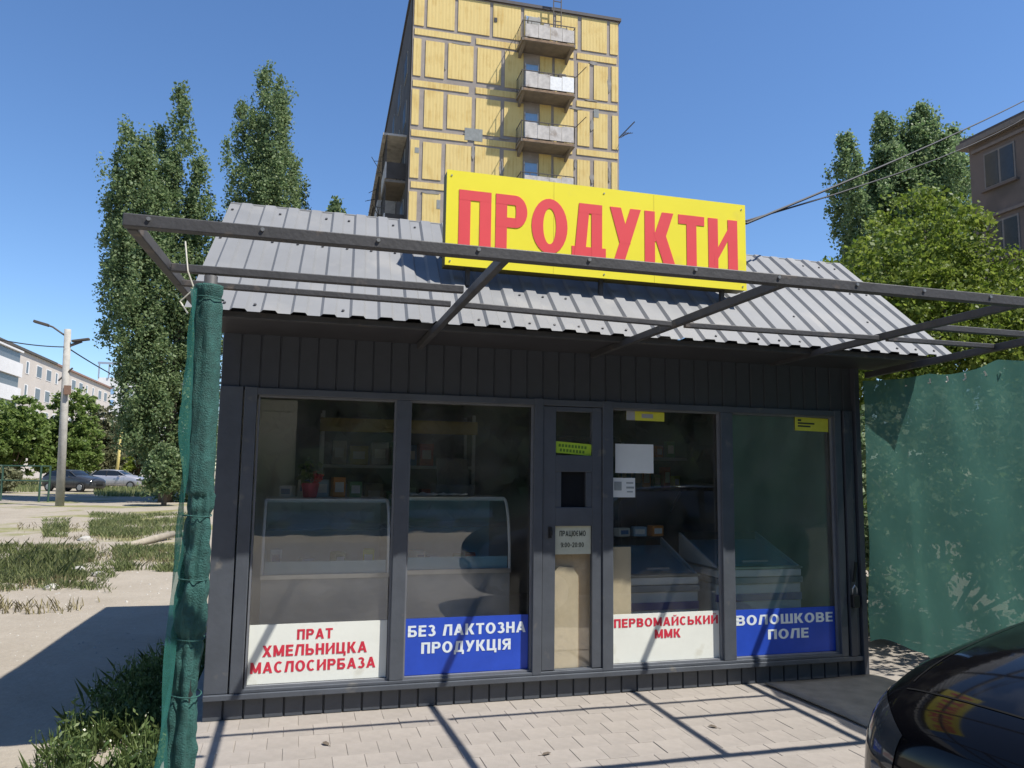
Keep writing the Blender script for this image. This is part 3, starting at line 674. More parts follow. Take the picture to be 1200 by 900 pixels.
def cloth(name, label, P, nu, nv, m, cat='shade net', amp=.02, th=.002, fold=9):
    """P(u,v)->point; pleated sheet"""
    vs = []; fs = []
    for j in range(nv+1):
        for i in range(nu+1): vs.append(P(i/nu, j/nv))
    for j in range(nv):
        for i in range(nu): fs.append((j*(nu+1)+i, j*(nu+1)+i+1, (j+1)*(nu+1)+i+1, (j+1)*(nu+1)+i))
    o = MB().add(vs, fs).build(name, m, None, smooth=True); return tag(o, label, cat)
def PR(u, v):
    y = -.03 - u*2.2; z = .16 + .1*math.sin(u*9) * (1-v) + .12*math.exp(-((u-.02)/.08)**2)*(1-v) + v*(2.39 + .012*math.sin(u*14) - .16 - .03*abs(math.sin(u*11)))
    x = 5.025 + min(.09, u*.5) + .02*math.sin(u*16+v*2) + .03*noise.noise((u*9, v*4, 2)) + .006*math.sin(u*42+3*noise.noise((u*5, v*2, 9)))*(.4+.6*v) + .05*(1-v)**3*math.sin(u*11)
    return (x, y, z)
cloth('shade_net', 'large translucent green shade net hanging right of the kiosk', PR, 140, 40, NETW)
def PL(u, v):
    # loose strip in front of the rolled post, opening out at the foot
    foot = (1-v)
    fl = max(0, foot-.62)*2.6; tp_ = max(0, v-.5)*2; y = SY - .02 - u*(.02 + .09*tp_ + .2*fl); x = PX - .05 - .02*u - .05*u*fl + .018*math.sin(v*17+u*5) + .01*noise.noise((u*4, v*9, 5))
    return (x, y, .05 + v*(ztop-.08) - .04*u*math.sin(v*8))
cloth('net_strip', 'loose pale green net strip beside the rolled net', PL, 14, 60, NETL)
tc = thing('net_tatters', 'white torn rope ends along the top of the right net', 'rope', (5.11, -.3, 2.34))
for k in range(9):
    y = -.05-k*.16; a = random.uniform(-.05, .05)
    MB().tube([(0, y, .0), (.01, y+a, -.03), (-.01, y+a*1.6, random.uniform(-.07, -.02))], .006, 5).build('rope_end', ROPE, tc)
# grey ramp sheet at the right end
rp = thing('ramp_sheet', 'dark grey rubber sheet lying before the right window', 'mat', (4.02, -1.18, .004))
vs = []; fs = []
for j in range(13):
    for i in range(11):
        u, v = i/10, j/12
        vs.append((u*1.0+.06*(1-v), v*1.12, .02+.006*math.sin(u*5+v*3)+.012*u*(1-v)-.012*(1-v)**6))
for j in range(12):
    for i in range(10): fs.append((j*11+i, j*11+i+1, (j+1)*11+i+1, (j+1)*11+i))
o = MB().add(vs, fs).build('sheet', RUBBER, rp, smooth=True); q = o.modifiers.new('s', 'SOLIDIFY'); q.thickness = .012; q.offset = -1

# ================================================================== YELLOW PANEL TOWER
TW = 12.05; TR = at(725, 26, 1, 34.0); trz = R(-2)
tdir = Vector((math.cos(trz), math.sin(trz), 0)); tdep = Vector((-math.sin(trz), math.cos(trz), 0))
TB = Vector((TR.x, TR.y, GZ)) - tdir*TW
T = thing('apartment_tower', 'nine-storey panel apartment block with a yellow end wall', 'building', TB, trz)
TH = TR.z-GZ
GREYW = mat('tower_seam', (.30, .26, .23), .9, 0, .18, 1.2, .1, 10)
def panelmat():
    m, t, b, out = newmat('tower_yellow'); b.inputs['Roughness'].default_value = .85
    tc = t.nodes.new('ShaderNodeTexCoord'); mp = t.nodes.new('ShaderNodeMapping'); t.links.new(tc.outputs['Object'], mp.inputs[0])
    n = t.nodes.new('ShaderNodeTexNoise'); n.inputs['Scale'].default_value = 1.3; n.inputs['Detail'].default_value = 8; t.links.new(mp.outputs[0], n.inputs['Vector'])
    mp2 = t.nodes.new('ShaderNodeMapping'); mp2.inputs['Scale'].default_value = (5, 1, .25); t.links.new(tc.outputs['Object'], mp2.inputs[0])
    n2 = t.nodes.new('ShaderNodeTexNoise'); n2.inputs['Scale'].default_value = 2; n2.inputs['Detail'].default_value = 4; t.links.new(mp2.outputs[0], n2.inputs['Vector'])
    ad = t.nodes.new('ShaderNodeMath'); ad.operation = 'ADD'; t.links.new(n.outputs[0], ad.inputs[0]); t.links.new(n2.outputs[0], ad.inputs[1])
    rp = t.nodes.new('ShaderNodeValToRGB'); e = rp.color_ramp.elements; e[0].position = .7; e[1].position = 1.25; e[0].color = (.56, .38, .12, 1); e[1].color = (.68, .51, .2, 1)
    t.links.new(ad.outputs[0], rp.inputs[0]); t.links.new(rp.outputs[0], b.inputs['Base Color'])
    wv = t.nodes.new('ShaderNodeTexWave'); wv.inputs['Scale'].default_value = 1.6; wv.bands_direction = 'X'; wv.inputs['Distortion'].default_value = .4; t.links.new(tc.outputs['Object'], wv.inputs['Vector'])
    bp = t.nodes.new('ShaderNodeBump'); bp.inputs['Strength'].default_value = .15; bp.inputs['Distance'].default_value = .03; t.links.new(wv.outputs[0], bp.inputs['Height']); t.links.new(bp.outputs[0], b.inputs['Normal'])
    return m
TYEL = panelmat()
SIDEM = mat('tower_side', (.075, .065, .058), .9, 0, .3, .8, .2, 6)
DEP = 34
MB().box(0, TW, 0, DEP, 0, TH).build('wall', GREYW, T)
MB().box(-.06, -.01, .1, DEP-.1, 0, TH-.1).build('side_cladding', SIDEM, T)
MB().box(-.15, TW+.12, -.12, DEP+.1, TH+.002, TH+.18).build('roof_edge', mat('roof_edge', (.09, .08, .08), .8), T)
belt0 = at(723.3, 66.7, 1, 34.0).z-GZ; pitch = belt0 - (at(723.3, 122, 1, 34.0).z-GZ)
colsU = [(.06, .52), (.74, 1.78), (1.98, 3.42), (3.6, 5.02), (5.2, 6.35), (7.25, 8.0), (8.1, 9.3), (9.5, 10.28), (10.48, 11.38), (11.58, 11.98)]
for s in range(6):
    zt = belt0 - s*pitch; zl = zt-.62
    # belt panels
    for u0, u1 in ((.06, 3.25), (3.5, 6.3), (6.4, 9.3), (9.45, 11.98)):
        j = random.uniform(-.05, .05); MB().box(u0+random.uniform(0, .08), u1-random.uniform(0, .1), -.035, .0, zl+.14+j, zt-.13+j).build('wall_panel', TYEL, T)
    for k, (u0, u1) in enumerate(colsU):
        top = zl-.02; bot = zl - (pitch-.62) + .06
        j = random.uniform(-.05, .05)
        MB().box(u0+.02+j*.5, u1-.02+random.uniform(-.05, .03), -.035, .0, bot+random.uniform(0, .14), top-random.uniform(0, .12)).build('wall_panel', TYEL, T)
for u0, u1 in ((.06, .6), (.78, 2.3), (2.5, 4.3), (4.5, 6.1), (6.3, 8.0), (8.2, 9.5), (9.75, 11.3), (11.5, 11.98)):
    MB().box(u0, u1, -.035, 0, belt0+.1, TH-.1).build('wall_panel', TYEL, T)
WINB = mat('tower_glass', (.22, .36, .55), .12, 0, .1, 2)
DARKM = mat('dark_steel', (.07, .06, .05), .7); PALES = mat('balcony_slate', (.5, .46, .42), .85, 0, .2, 3, dirt=((.27, .22, .18), 1.8, .58))
SLAB = mat('balcony_slab', (.2, .17, .14), .9, 0, .2, 2)
# doors and balconies on the end wall
bl = at(613, 42, 1, 32.75); u_b0 = (bl-TB).dot(tdir); br_ = at(675, 52, 1, 32.75); u_b1 = (br_-TB).dot(tdir)
zb0 = bl.z-GZ; zb1 = at(613, 95, 1, 32.75).z-GZ; bp_ = zb0-zb1
for s in range(5):
    zf = zb0 - s*pitch
    B = link('balcony', None, T); B.location = (0, 0, zf)
    MB().box(u_b0, u_b1, -1.3, -.04, -.12, .04).build('slab', SLAB, B)
    MB().poly([(u_b0+.1, -1.2, -.121), (u_b0+.1, -.04, -.121), (u_b0+.1, -.04, -.5)], (.14, 0, 0)).build('corbel', SLAB, B)
    MB().poly([(u_b1-.24, -1.2, -.121), (u_b1-.24, -.04, -.121), (u_b1-.24, -.04, -.5)], (.14, 0, 0)).build('corbel', SLAB, B)
    rl = MB()
    for u in np.linspace(u_b0+.03, u_b1-.03, 7): rl.bar((u, -1.27, .04), (u, -1.27, 1.06), .035, .035)
    for y in np.linspace(-1.2, -.1, 5):
        for u in (u_b0+.03, u_b1-.03): rl.bar((u, y, .04), (u, y, 1.06), .025, .025)
    for z in (.12, 1.06): rl.bar((u_b0, -1.27, z), (u_b1, -1.27, z), .04, .04); rl.bar((u_b0+.03, -1.27, z), (u_b0+.03, -.05, z), .03, .03); rl.bar((u_b1-.03, -1.27, z), (u_b1-.03, -.05, z), .03, .03)
    rl.build('railing', DARKM, B)
    k = 4; e = (u_b1-u_b0-.3)/k
    for i in range(k):
        if s == 4 and i == 1: continue
        h = random.uniform(.72, .9)
        MB().box(u_b0+.22+i*e, u_b0+.2+(i+1)*e, -1.335, -1.30, .1, .1+h).build('parapet_sheet', PALES if not (s == 1 and i > 1) else mat('white_sheet', (.75, .74, .72), .6), B)
    MB().box(u_b0+.55, u_b0+1.25, -.07, -.03, .1, 2.1).build('balcony_door', WINB, B)
    MB().box(u_b0+.49, u_b0+.55, -.08, -.02, .1, 2.16).build('door_frame', PALES, B); MB().box(u_b0+1.25, u_b0+1.31, -.08, -.02, .1, 2.16).build('door_frame', PALES, B)
    RUST = bpy.data.materials.get('rust_sheet') or mat('rust_sheet', (.24, .16, .1), .9, 0, .3, 3)
    for q in range(3): MB().box(u_b0+.4+q*.9, u_b0+.4+q*.9+random.uniform(.3, .7), -1.1, -.7, .045, random.uniform(.6, 1.5)).build('stored_item', random.choice([RUST, PALES, CONC, SLAB]), B)
    MB().box(u_b0+.1, u_b1-.1, -1.312, -1.3, -.1, .03).build('slab_stain', RUST, B)
    if s in (1, 2): MB().bar((u_b1, -1.3, 1.0), (u_b1+.5, -1.7, 1.5), .03, .03).build('antenna_arm', DARKM, B)
# stains and patches
for (u, z, w, h) in ((3.0, belt0-2*pitch-.35, 1.0, .7), (1.55, belt0-3*pitch-1.5, .2, .5), (10.5, belt0-1*pitch-1.0, .3, .5), (.3, belt0-2*pitch-1.4, .22, .3), (.3, belt0-3.9*pitch-1.0, .25, .4)):
    MB().box(u, u+w, -.045, -.036, z, z+h).build('repair_patch', mat('repair_patch', (.25, .26, .25), .9), T)
PATCH = mat('seam_mortar', (.27, .25, .23), .95, 0, .2, 3)
for k in range(46):
    s_ = random.randrange(5); zt = belt0-s_*pitch; u = random.choice([.6, 1.85, 3.5, 5.1, 9.4, 10.4, 11.45]) if k % 2 else random.uniform(.2, 11.4)
    z = zt-.62-random.uniform(0, 2.0) if k % 2 else zt-random.choice([0, .62])
    w, h = (random.uniform(.12, .3), random.uniform(.3, 1.1)) if k % 2 else (random.uniform(.4, 1.4), random.uniform(.1, .26))
    n_ = 9; pts = [(u+w/2*math.cos(6.283*q/n_)*random.uniform(.7, 1.15), -.037-.0003*k, z+h/2*math.sin(6.283*q/n_)*random.uniform(.7, 1.15)) for q in range(n_)]
    if u-w < .1 or u+w > 11.95: continue
    MB().poly(pts, (0, .03, 0)).build('repair_patch', PATCH, T)
MB().box(4.55, 4.72, -.06, -.036, TH-1.2, TH-.95).build('vent_hole', BLACK, T)
# roof ladder and aerials
ld = MB()
for u in (7.9, 8.35): ld.bar((u, -.5, belt0+.6), (u, -.5, TH+1.6), .05, .05)
for k in range(7): ld.bar((7.9, -.5, belt0+.9+k*.4), (8.35, -.5, belt0+.9+k*.4), .04, .04)
ld.build('roof_ladder', DARKM, T)
for z in (belt0-1.7*pitch, belt0-4.2*pitch):
    ar = MB().bar((TW, .3, z), (TW+.9, -.2, z+1.0), .05, .05)
    for k in range(4): ar.bar((TW+.3+k*.13, .0-.4, z+.2), (TW+.35+k*.13, .6, z+.3+k*.1), .03, .03)
    ar.build('aerial', DARKM, T)
# long shaded side: windows, loggia stacks with clutter
for s in range(9):
    zf = belt0 - s*pitch + .1
    for k in range(8):
        y0 = 1.6+k*4.0
        wd = link('window', None, T); wd.location = (-.07, y0, zf-2.0)
        MB().box(-.03, .02, 0, 1.5, 0, 1.35).build('window_frame', CONC, wd)
        MB().box(-.05, -.031, .08, .7, .08, 1.27).build('pane', BLACK, wd); MB().box(-.05, -.031, .8, 1.42, .08, 1.27).build('pane', BLACK, wd)
    if s >= 2:
        for y0 in (1.0, 7.2, 13.2, 19.2, 25.2):
            Bc = link('balcony', None, T); Bc.location = (-.06, y0, zf-2.75)
            MB().box(-1.1, 0, 0, 3.0, -.12, .02).build('slab', SLAB, Bc)
            MB().box(-1.12, -1.05, 0, 3.0, .08, 1.0).build('parapet_sheet', [PALES, SIDEM, CONC][random.randrange(3)], Bc)
            MB().box(-1.05, 0, 0, .05, .08, 1.0).build('parapet_sheet', [PALES, SIDEM, CONC][random.randrange(3)], Bc)
            rr = MB()
            for y in (0.05, 1.0, 2.0, 2.95): rr.bar((-1.08, y, 1.0), (-1.08, y, 2.6), .05, .05)
            for q in range(3): rr.bar((-1.08, random.uniform(0, 3), random.uniform(1, 2.4)), (-1.3-random.random()*.7, random.uniform(0, 3), random.uniform(1.2, 2.6)), .03, .03)
            rr.bar((-1.08, .05, 2.5), (-1.08, 2.95, 2.5), .05, .05); rr.bar((-1.35, .05, 1.3), (-1.35, 2.95, 1.3), .02, .02)
            rr.build('railing', DARKM, Bc)
MB().box(-1.35, -.02, 1.0, 29, belt0-2*pitch-.12, belt0-2*pitch+.0).build('loggia_roof', PALES, T)

# ================================================================== OTHER BUILDINGS
# shaded block on the right, facing the kiosk side
bx_, by1 = 26.0, at(1135, 165, 0, 26.0).y; bz = at(1135, 165, 0, 26.0).z
RB = thing('brick_block', 'shaded grey-brown apartment block at the right edge', 'building', (bx_, by1, GZ))
RBM = mat('right_block_wall', (.165, .13, .115), .9, 0, .12, .6, .15, 8, dirt=((.11, .09, .08), .5, .48))
H5 = bz-GZ
MB().box(0, 12, -26, 0, 0, H5-.35).build('wall', RBM, RB)
MB().box(-.35, 12.3, -26.3, .3, H5-.349, H5-.15).build('cornice', mat('cornice', (.2, .17, .15), .9), RB)
MB().box(-.25, 12.2, -26.2, .2, H5-.149, H5).build('roof_edge', mat('roof_edge_dark', (.1, .085, .08), .9), RB)
w0 = at(1153, 187, 0, 26.0); w1 = at(1180, 213, 0, 26.0)
for s in range(4):
    for k in range(5):
        y = w0.y-by1-1.7 - k*3.6+.35; z = w1.z-GZ - s*2.8
        wd = link('window', None, RB); wd.location = (0, y, z)
        MB().box(-.03, .0, 0, 1.35, 0, 1.45).build('window_frame', mat('old_frame', (.2, .18, .17), .8), wd)
        for a, c in ((.07, .62), (.72, 1.28)): MB().box(-.045, -.031, a, c, .08, 1.37).build('pane', mat('old_pane', (.035, .045, .055), .12), wd)
        MB().box(-.14, .0, -.1, 1.45, -.1, -.01).build('sill', RBM, wd); MB().box(-.12, .0, -.6, 1.8, 1.62, 1.74).build('lintel', mat('lintel', (.2, .165, .15), .9), wd)
sj = MB()
for z in (H5-3.4, H5-6.2, H5-9.0): MB().box(-.012, 0, -26, 0, z, z+.07).build('panel_joint', mat('joint', (.17, .15, .14), .9), RB)
# long pale block at the far left
LB = thing('pale_block', 'long cream five-storey apartment block behind the left bushes', 'building', (-32, 84, GZ))
CREAM = mat('cream_wall', (.5, .45, .4), .9, 0, .08, .3, .1, 4); CWHITE = mat('white_loggia', (.66, .65, .64), .8, 0, .06, .5)
LH = 15.6; DKGL = mat('dark_glazing', (.1, .11, .12), .3)
MB().box(-12, 0, 0, 64, 0, LH).build('wall', CREAM, LB)
MB().box(-12.2, .3, -.2, 30, LH+.002, LH+.3).build('roof_edge', DARKM, LB); MB().box(-12.2, .3, 30, 64.2, LH+.002, LH+.25).build('roof_edge', mat('roof_edge_brown', (.25, .15, .12), .9), LB)
for s in range(5):
    z = .9+s*2.9
    for k in range(12):
        y = 14+k*4.1; wide = k % 4 in (2, 3)
        wd = link('window', None, LB); wd.location = (0, y, z+.5)
        MB().box(0, .04, 0, 2.2 if wide else 1.3, 0, 1.6).build('window_frame', CWHITE, wd); MB().box(.041, .06, .15, 2.05 if wide else .8, .12, 1.48).build('pane', DKGL, wd)
    lg = link('loggia', None, LB); lg.location = (0, 0, z)
    MB().box(.0, 1.4, 3, 12.5, -.4, 1.0).build('parapet', CWHITE, lg); MB().box(.0, 1.1, 3.2, 12.3, 1.0, 2.3).build('glazing', DKGL, lg); MB().box(0, 1.4, 3, 12.5, 2.3, 2.499).build('beam', CWHITE, lg)
for (y, h) in ((20, 1.2), (24, .8), (34, .9)): MB().box(-4, -2.5, y, y+1.5, LH+.3, LH+.3+h).build('roof_vent', DARKM, LB)
FBd = thing('white_block', 'far white block with a framed roof parapet behind the pale block', 'building', (-36, 200, GZ))
MB().box(-10, 12, 0, 12, 0, 23).build('wall', CWHITE, FBd)
pr = MB().box(-10.2, 12.2, -.3, .0, 26.3, 26.8)
for k in range(11): pr.box(-10+k*2.2, -9.7+k*2.2, -.3, 0, 23, 26.3)
pr.build('roof_frame', mat('blue_grey', (.25, .3, .38), .8), FBd)
for k in range(5):
    for s in range(3): MB().box(-8+k*4, -6.2+k*4, -.05, 0, 13+s*3, 14.6+s*3).build('window', WINB, FBd)

# ================================================================== TREES
def limbs(b, base, tops, r):
    for tp in tops:
        base_ = Vector(base); tp = Vector(tp); mid = base_.lerp(tp, .45) + Vector((random.uniform(-.2, .2), random.uniform(-.2, .2), .25))
        b.tube([base_, mid, tp], [r, r*.6, r*.12], 6)
def spire_tree(label, spires, Y, m, base_px, leaf=.2, dens=1.0, group=None, name='poplar_tree'):
    """columnar tree; spires are photo columns (px x, px top, px foot, px half width) at depth Y"""
    bp0 = at(base_px, 560, 1, Y); base = Vector((bp0.x, Y, GZ))
    t = thing(name, label, 'tree', base, 0, group); Cs = []; tb = MB(); tops = []
    for (px, pt, pf, hw) in spires:
        top = at(px, pt, 1, Y); foot = at(px, pf, 1, Y); rad = 1.25*abs(at(px+hw, pt+40, 1, Y).x - at(px, pt+40, 1, Y).x)
        dy = random.uniform(-1.2, 1.2); L = top.z-foot.z
        nc = int(L/.5*max(1, rad/.45)**1.3)
        for i in range(nc):
            h = (i+random.random())/nc; prof_ = min(1, (1-h)**.6*2.0+.18)*(.92+.4*noise.noise((px*.1, h*9, 1)))
            a = random.uniform(0, 6.28); rr = rad*prof_*math.sqrt(random.random())*.85
            c = (foot.x+(top.x-foot.x)*h+math.cos(a)*rr-base.x, dy+math.sin(a)*rr, foot.z+L*h*.985-GZ)
            q = random.uniform(.3, .6)*min(1.0, .5+prof_)
            Cs.append(blob(c, (q, q, q*1.9), int(115*dens), .85))
        tops.append((top.x-base.x, dy, top.z-GZ-.3))
    tb.tube([(0, 0, -.2), (.05, 0, 3), (.1, 0, 9)], [.36, .26, .14], 9); limbs(tb, (.03, 0, 4.0), [(a*.7, b_*.7, c*.7) for a, b_, c in tops], .08)
    tb.build('trunk', BARK, t, smooth=True)
    link('crown', leafmesh('crown', np.concatenate(Cs), leaf, m, .75), t); return t
def crown_tree(label, base, blobs, m, leaf, n, trunk_r=.2, name='broadleaf_tree', group=None, clump=.5, cat='tree'):
    """blobs: (dx,dy,z,rx,ry,rz) relative to base; clumps of leaves scattered on each"""
    t = thing(name, label, cat, base, 0, group); Cs = []; tot = sum(b_[3]*b_[4] for b_ in blobs)
    for (x, y, z, rx, ry, rz) in blobs:
        k = max(6, int(n*rx*ry/tot/40))
        cc = blob((x, y, z), (rx, ry, rz), k, .33)
        for c in cc:
            if c[2] < .15: continue
            q = clump*random.uniform(.5, 1.1); Cs.append(blob(c, (q, q, q*.7), 40, .7))
    C = np.concatenate(Cs); C = C[C[:, 2] > .05]
    tb = MB(); hz = min(b_[2]-b_[5]*.6 for b_ in blobs); hz = max(hz, .4)
    tb.tube([(0, 0, -.2), (.04, .02, hz*.6), (0, 0, hz+.5)], [trunk_r, trunk_r*.8, trunk_r*.6], 8)
    limbs(tb, (0, 0, hz*.8), [(b_[0], b_[1], b_[2]+b_[5]*.6) for b_ in blobs], trunk_r*.55)
    tb.build('trunk', BARK, t, smooth=True); link('crown', leafmesh('crown', C, leaf, m, .7), t); return t
spire_tree('tall poplar with a stepped crown left of the kiosk', [(212, 93, 560, 22), (186, 138, 540, 26), (151, 152, 380, 23), (172, 165, 520, 26), (140, 200, 400, 20), (128, 250, 380, 13), (236, 180, 560, 20), (250, 240, 560, 12), (170, 190, 525, 34), (200, 180, 590, 30), (160, 185, 520, 24), (225, 225, 570, 28), (165, 380, 535, 18), (205, 480, 590, 14)], 37, POP, 195, .13, 1.0)
spire_tree('narrow poplar rising behind the left end of the roof', [(312, 70, 430, 19), (330, 77, 430, 15), (286, 113, 430, 17), (270, 165, 430, 9), (345, 180, 430, 14), (358, 205, 430, 7), (318, 185, 430, 36), (302, 135, 430, 24), (328, 120, 430, 22)], 38, POP, 312, .13, 1.0)
spire_tree('small dark tree top just above the roof ridge', [(393, 234, 420, 8), (386, 243, 420, 6), (402, 246, 420, 6)], 60, POPD, 393, .25, .8)
spire_tree('dark poplar clump behind the bright tree at right', [(1006, 146, 420, 18), (1044, 130, 420, 24), (1070, 128, 420, 26), (1095, 138, 420, 22), (1120, 146, 420, 17), (992, 190, 420, 14), (1090, 172, 420, 32), (1034, 176, 420, 32), (1060, 160, 420, 32)], 32, POPD, 1060, .17, .9)
bt = at(1085, 300, 1, 13)
crown_tree('bright yellow-green tree behind the right end of the roof', (bt.x, 13, GZ), [(0, 0, 8.6, 1.9, 1.9, 1.9), (-1.9, -.3, 7.2, 1.7, 1.7, 1.6), (2.2, .2, 7.5, 1.7, 1.8, 1.5), (3.6, 0, 6.2, 1.6, 1.6, 1.5), (-2.9, 0, 5.4, 1.3, 1.5, 1.7), (0, -.8, 6.2, 2.6, 2, 1.8), (2, .5, 5, 2.4, 2, 1.8), (-1, .5, 4.2, 2.4, 2, 1.6)], LIMET, .12, 62000, .22, clump=.45)
# shrubs and trees on the left
def px_tree(label, px, pt, Y, wpx, m, leaf, n, name='broadleaf_tree', group=None, clump=.5):
    top = at(px, pt, 1, Y); w = abs(at(px+wpx, pt, 1, Y).x-top.x); h = top.z-GZ
    bl_ = [(0, 0, h*.68, w*.95, w*.95, h*.32)] + [(w*.75*math.cos(a), w*.75*math.sin(a), h*random.uniform(.28, .6), w*.6, w*.6, h*.27) for a in [k*1.26+px for k in range(5)]]
    return crown_tree(label, (top.x, Y, GZ), bl_, m, leaf, int(n*2.2), .13, name, group, clump)
px_tree('round green tree at the left edge before the cream block', 22, 463, 66, 38, MIDT, .26, 9000)
px_tree('green tree directly behind the concrete lamp pole', 88, 452, 70, 30, MIDT, .26, 8000)
px_tree('dull olive tree between the pole and the poplar', 122, 474, 74, 26, GREYT, .26, 7000)
px_tree('yellow-green tree beside the leaning yellow post', 130, 500, 78, 24, LIMET, .27, 6000)
px_tree('grey-green tree left of the poplar trunk', 168, 478, 80, 26, GREYT, .27, 7000)
px_tree('tall shrub growing at the foot of the tall poplar', 196, 520, 33, 20, POP, .12, 6000, 'shrub', None, .3)
px_tree('low shrub at the far left behind the bar frame', 3, 548, 50, 18, GREYT, .16, 4000, 'shrub', None, .35)
px_tree('broad green tree at the left edge behind the round one', -20, 470, 76, 45, MIDT, .28, 8000)
px_tree('distant tree closing the street behind the parked cars', 95, 515, 90, 40, MIDT, .3, 7000)
# pale bush behind the right-hand net
crown_tree('pale leafy bush behind the green net at right', (6.7, .9, GZ), [(0, 0, 2.0, 1.0, 1.0, .75), (0, 0, .9, 1.1, 1.2, .8), (.5, -1.6, .8, .9, 1.1, .7), (0, 1.2, .8, .9, .9, .7), (.3, -1.6, 2.0, .8, 1.0, .8), (-.6, .9, 1.9, .7, .8, .7), (.9, .4, 2.2, 1, 1, .6), (.6, -2.6, 1.7, .9, .9, .9)], PALET, .075, 22000, .05, 'bush', None, .25, 'bush')
crown_tree('dark bush behind the kiosk seen through the net', (7.6, 4.5, GZ), [(0, 0, 1.4, 1.6, 1.4, 1.2), (1.4, -1.2, 1.3, 1.4, 1.3, 1.1)], MIDT, .1, 9000, .06, 'bush', None, .3, 'bush')
# wood across the street behind the viewer: what the shop windows mirror
Cs = []
for k in range(26):
    x = -26+k*2.4+random.uniform(-1, 1)
    for q in range(60): Cs.append(blob((x+random.gauss(0, 1.3), -27+random.gauss(0, 1.8), 15*random.random()**1.6), (1.6, 1.6, 1.4), 46, .6))
struct(link('far_wood', leafmesh('far_wood', np.concatenate(Cs), 1.1, POPD, .8)), 'stuff')

# ================================================================== GRASS AND WEEDS
def blades(name, pts, h, m, lean=.35, w=.012):
    n = len(pts); P = np.array(pts); H = h*(.5+rng.random(n)); a = rng.random(n)*6.283; l = lean*H*rng.random(n)
    d = np.stack([np.cos(a), np.sin(a), np.zeros(n)], 1); sdir = np.stack([-np.sin(a), np.cos(a), np.zeros(n)], 1)
    W_ = (w*(.6+rng.random(n)))[:, None]
    mid = P + d*(l*.35)[:, None] + np.array([0, 0, 1])*(H*.55)[:, None]; tip = P + d*l[:, None] + np.array([0, 0, 1])*H[:, None]
    V = np.stack([P-sdir*W_, P+sdir*W_, mid+sdir*W_*.7, tip, mid-sdir*W_*.7], 1).reshape(-1, 3)
    o = link(name, npmesh(name, V, np.arange(5*n).reshape(-1, 5), m)); return struct(o, 'stuff')
def scatter(px0, px1, py0, py1, n, thr=.0, s=.8, zz=GZ):
    out = []
    while len(out) < n:
        p = at(random.uniform(px0, px1), random.uniform(py0, py1), 2, zz)
        if noise.noise((p.x*s, p.y*s, 4.2)) + random.gauss(0, .12) > thr: out.append((p.x, p.y, gh(p.x, p.y)-.01))
    return out
blades('grass', scatter(-30, 100, 655, 680, 7000, .05, 1.7) + scatter(-20, 110, 640, 660, 3500, .1, 1.2) + scatter(-30, 135, 645, 694, 3000, .15, 2.6) + scatter(-10, 60, 662, 684, 2500, -.1, 1.5), .095, GRASSM, 1.0, .006)
blades('tall_grass', scatter(-20, 90, 645, 680, 900, .1, 1.7), .2, GRASSM, .8, .005)
blades('verge_grass', scatter(105, 225, 603, 630, 7000, .03, .9) + scatter(135, 225, 643, 670, 3200, .05, 1.3) + scatter(50, 80, 610, 630, 900, .0, 1.0), .12, GRASSM, 1.0, .009)
blades('lawn', scatter(-20, 45, 562, 577, 2500, -.4) + scatter(110, 190, 572, 582, 2500, -.2), .25, GRASSM, .4, .03)
blades('dry_grass', scatter(20, 225, 615, 690, 1800, .05, .6) + scatter(-10, 225, 690, 720, 160, .2), .1, DRYM, .9, .008)
# weeds in the kiosk's shade
def weeds(n, fx, h, name):
    st = MB(); C = []; Fl = []
    for k in range(n):
        x, y = fx(); z = gh(x, y) if x < -.5 else GZ-.03; hh = h*random.uniform(.5, 1.15); lx, ly = random.gauss(0, .1)*hh, random.gauss(0, .1)*hh
        st.tube([(x, y, z), (x+lx*.4, y+ly*.4, z+hh*.5), (x+lx, y+ly, z+hh)], [.003, .0025, .0012], 4, False)
        for q in range(int(16*hh/h)+5):
            t = random.random(); C.append((x+lx*t+random.gauss(0, .03), y+ly*t+random.gauss(0, .03), z+hh*t))
        if random.random() < .12: Fl.append((x+lx, y+ly, z+hh))
    o = struct(st.build(name+'_stem', WEEDM), 'stuff')
    struct(link(name, leafmesh(name, np.array(C), .034, WEEDM, .38)), 'stuff')
    if Fl: struct(link(name+'_flower', leafmesh(name+'_flower', np.repeat(np.array(Fl), 3, 0)+rng.normal(size=(len(Fl)*3, 3))*.012, 0.011, FLOWM, .9)), 'stuff')
def wx():
    while True:
        y = random.uniform(-.9, 3.0); x = random.uniform(-.95, -.16)
        if x > -.55-.25*math.cos((y-.8)*1.1)+random.gauss(0, .16) and noise.noise((x*3, y*3, 8)) > -.25: return x, y
weeds(420, wx, .24, 'weeds')
blades('weed_grass', [(x, y, GZ-.03) for x, y in [wx() for _ in range(4500)]], .15, WEEDM, .9, .004)

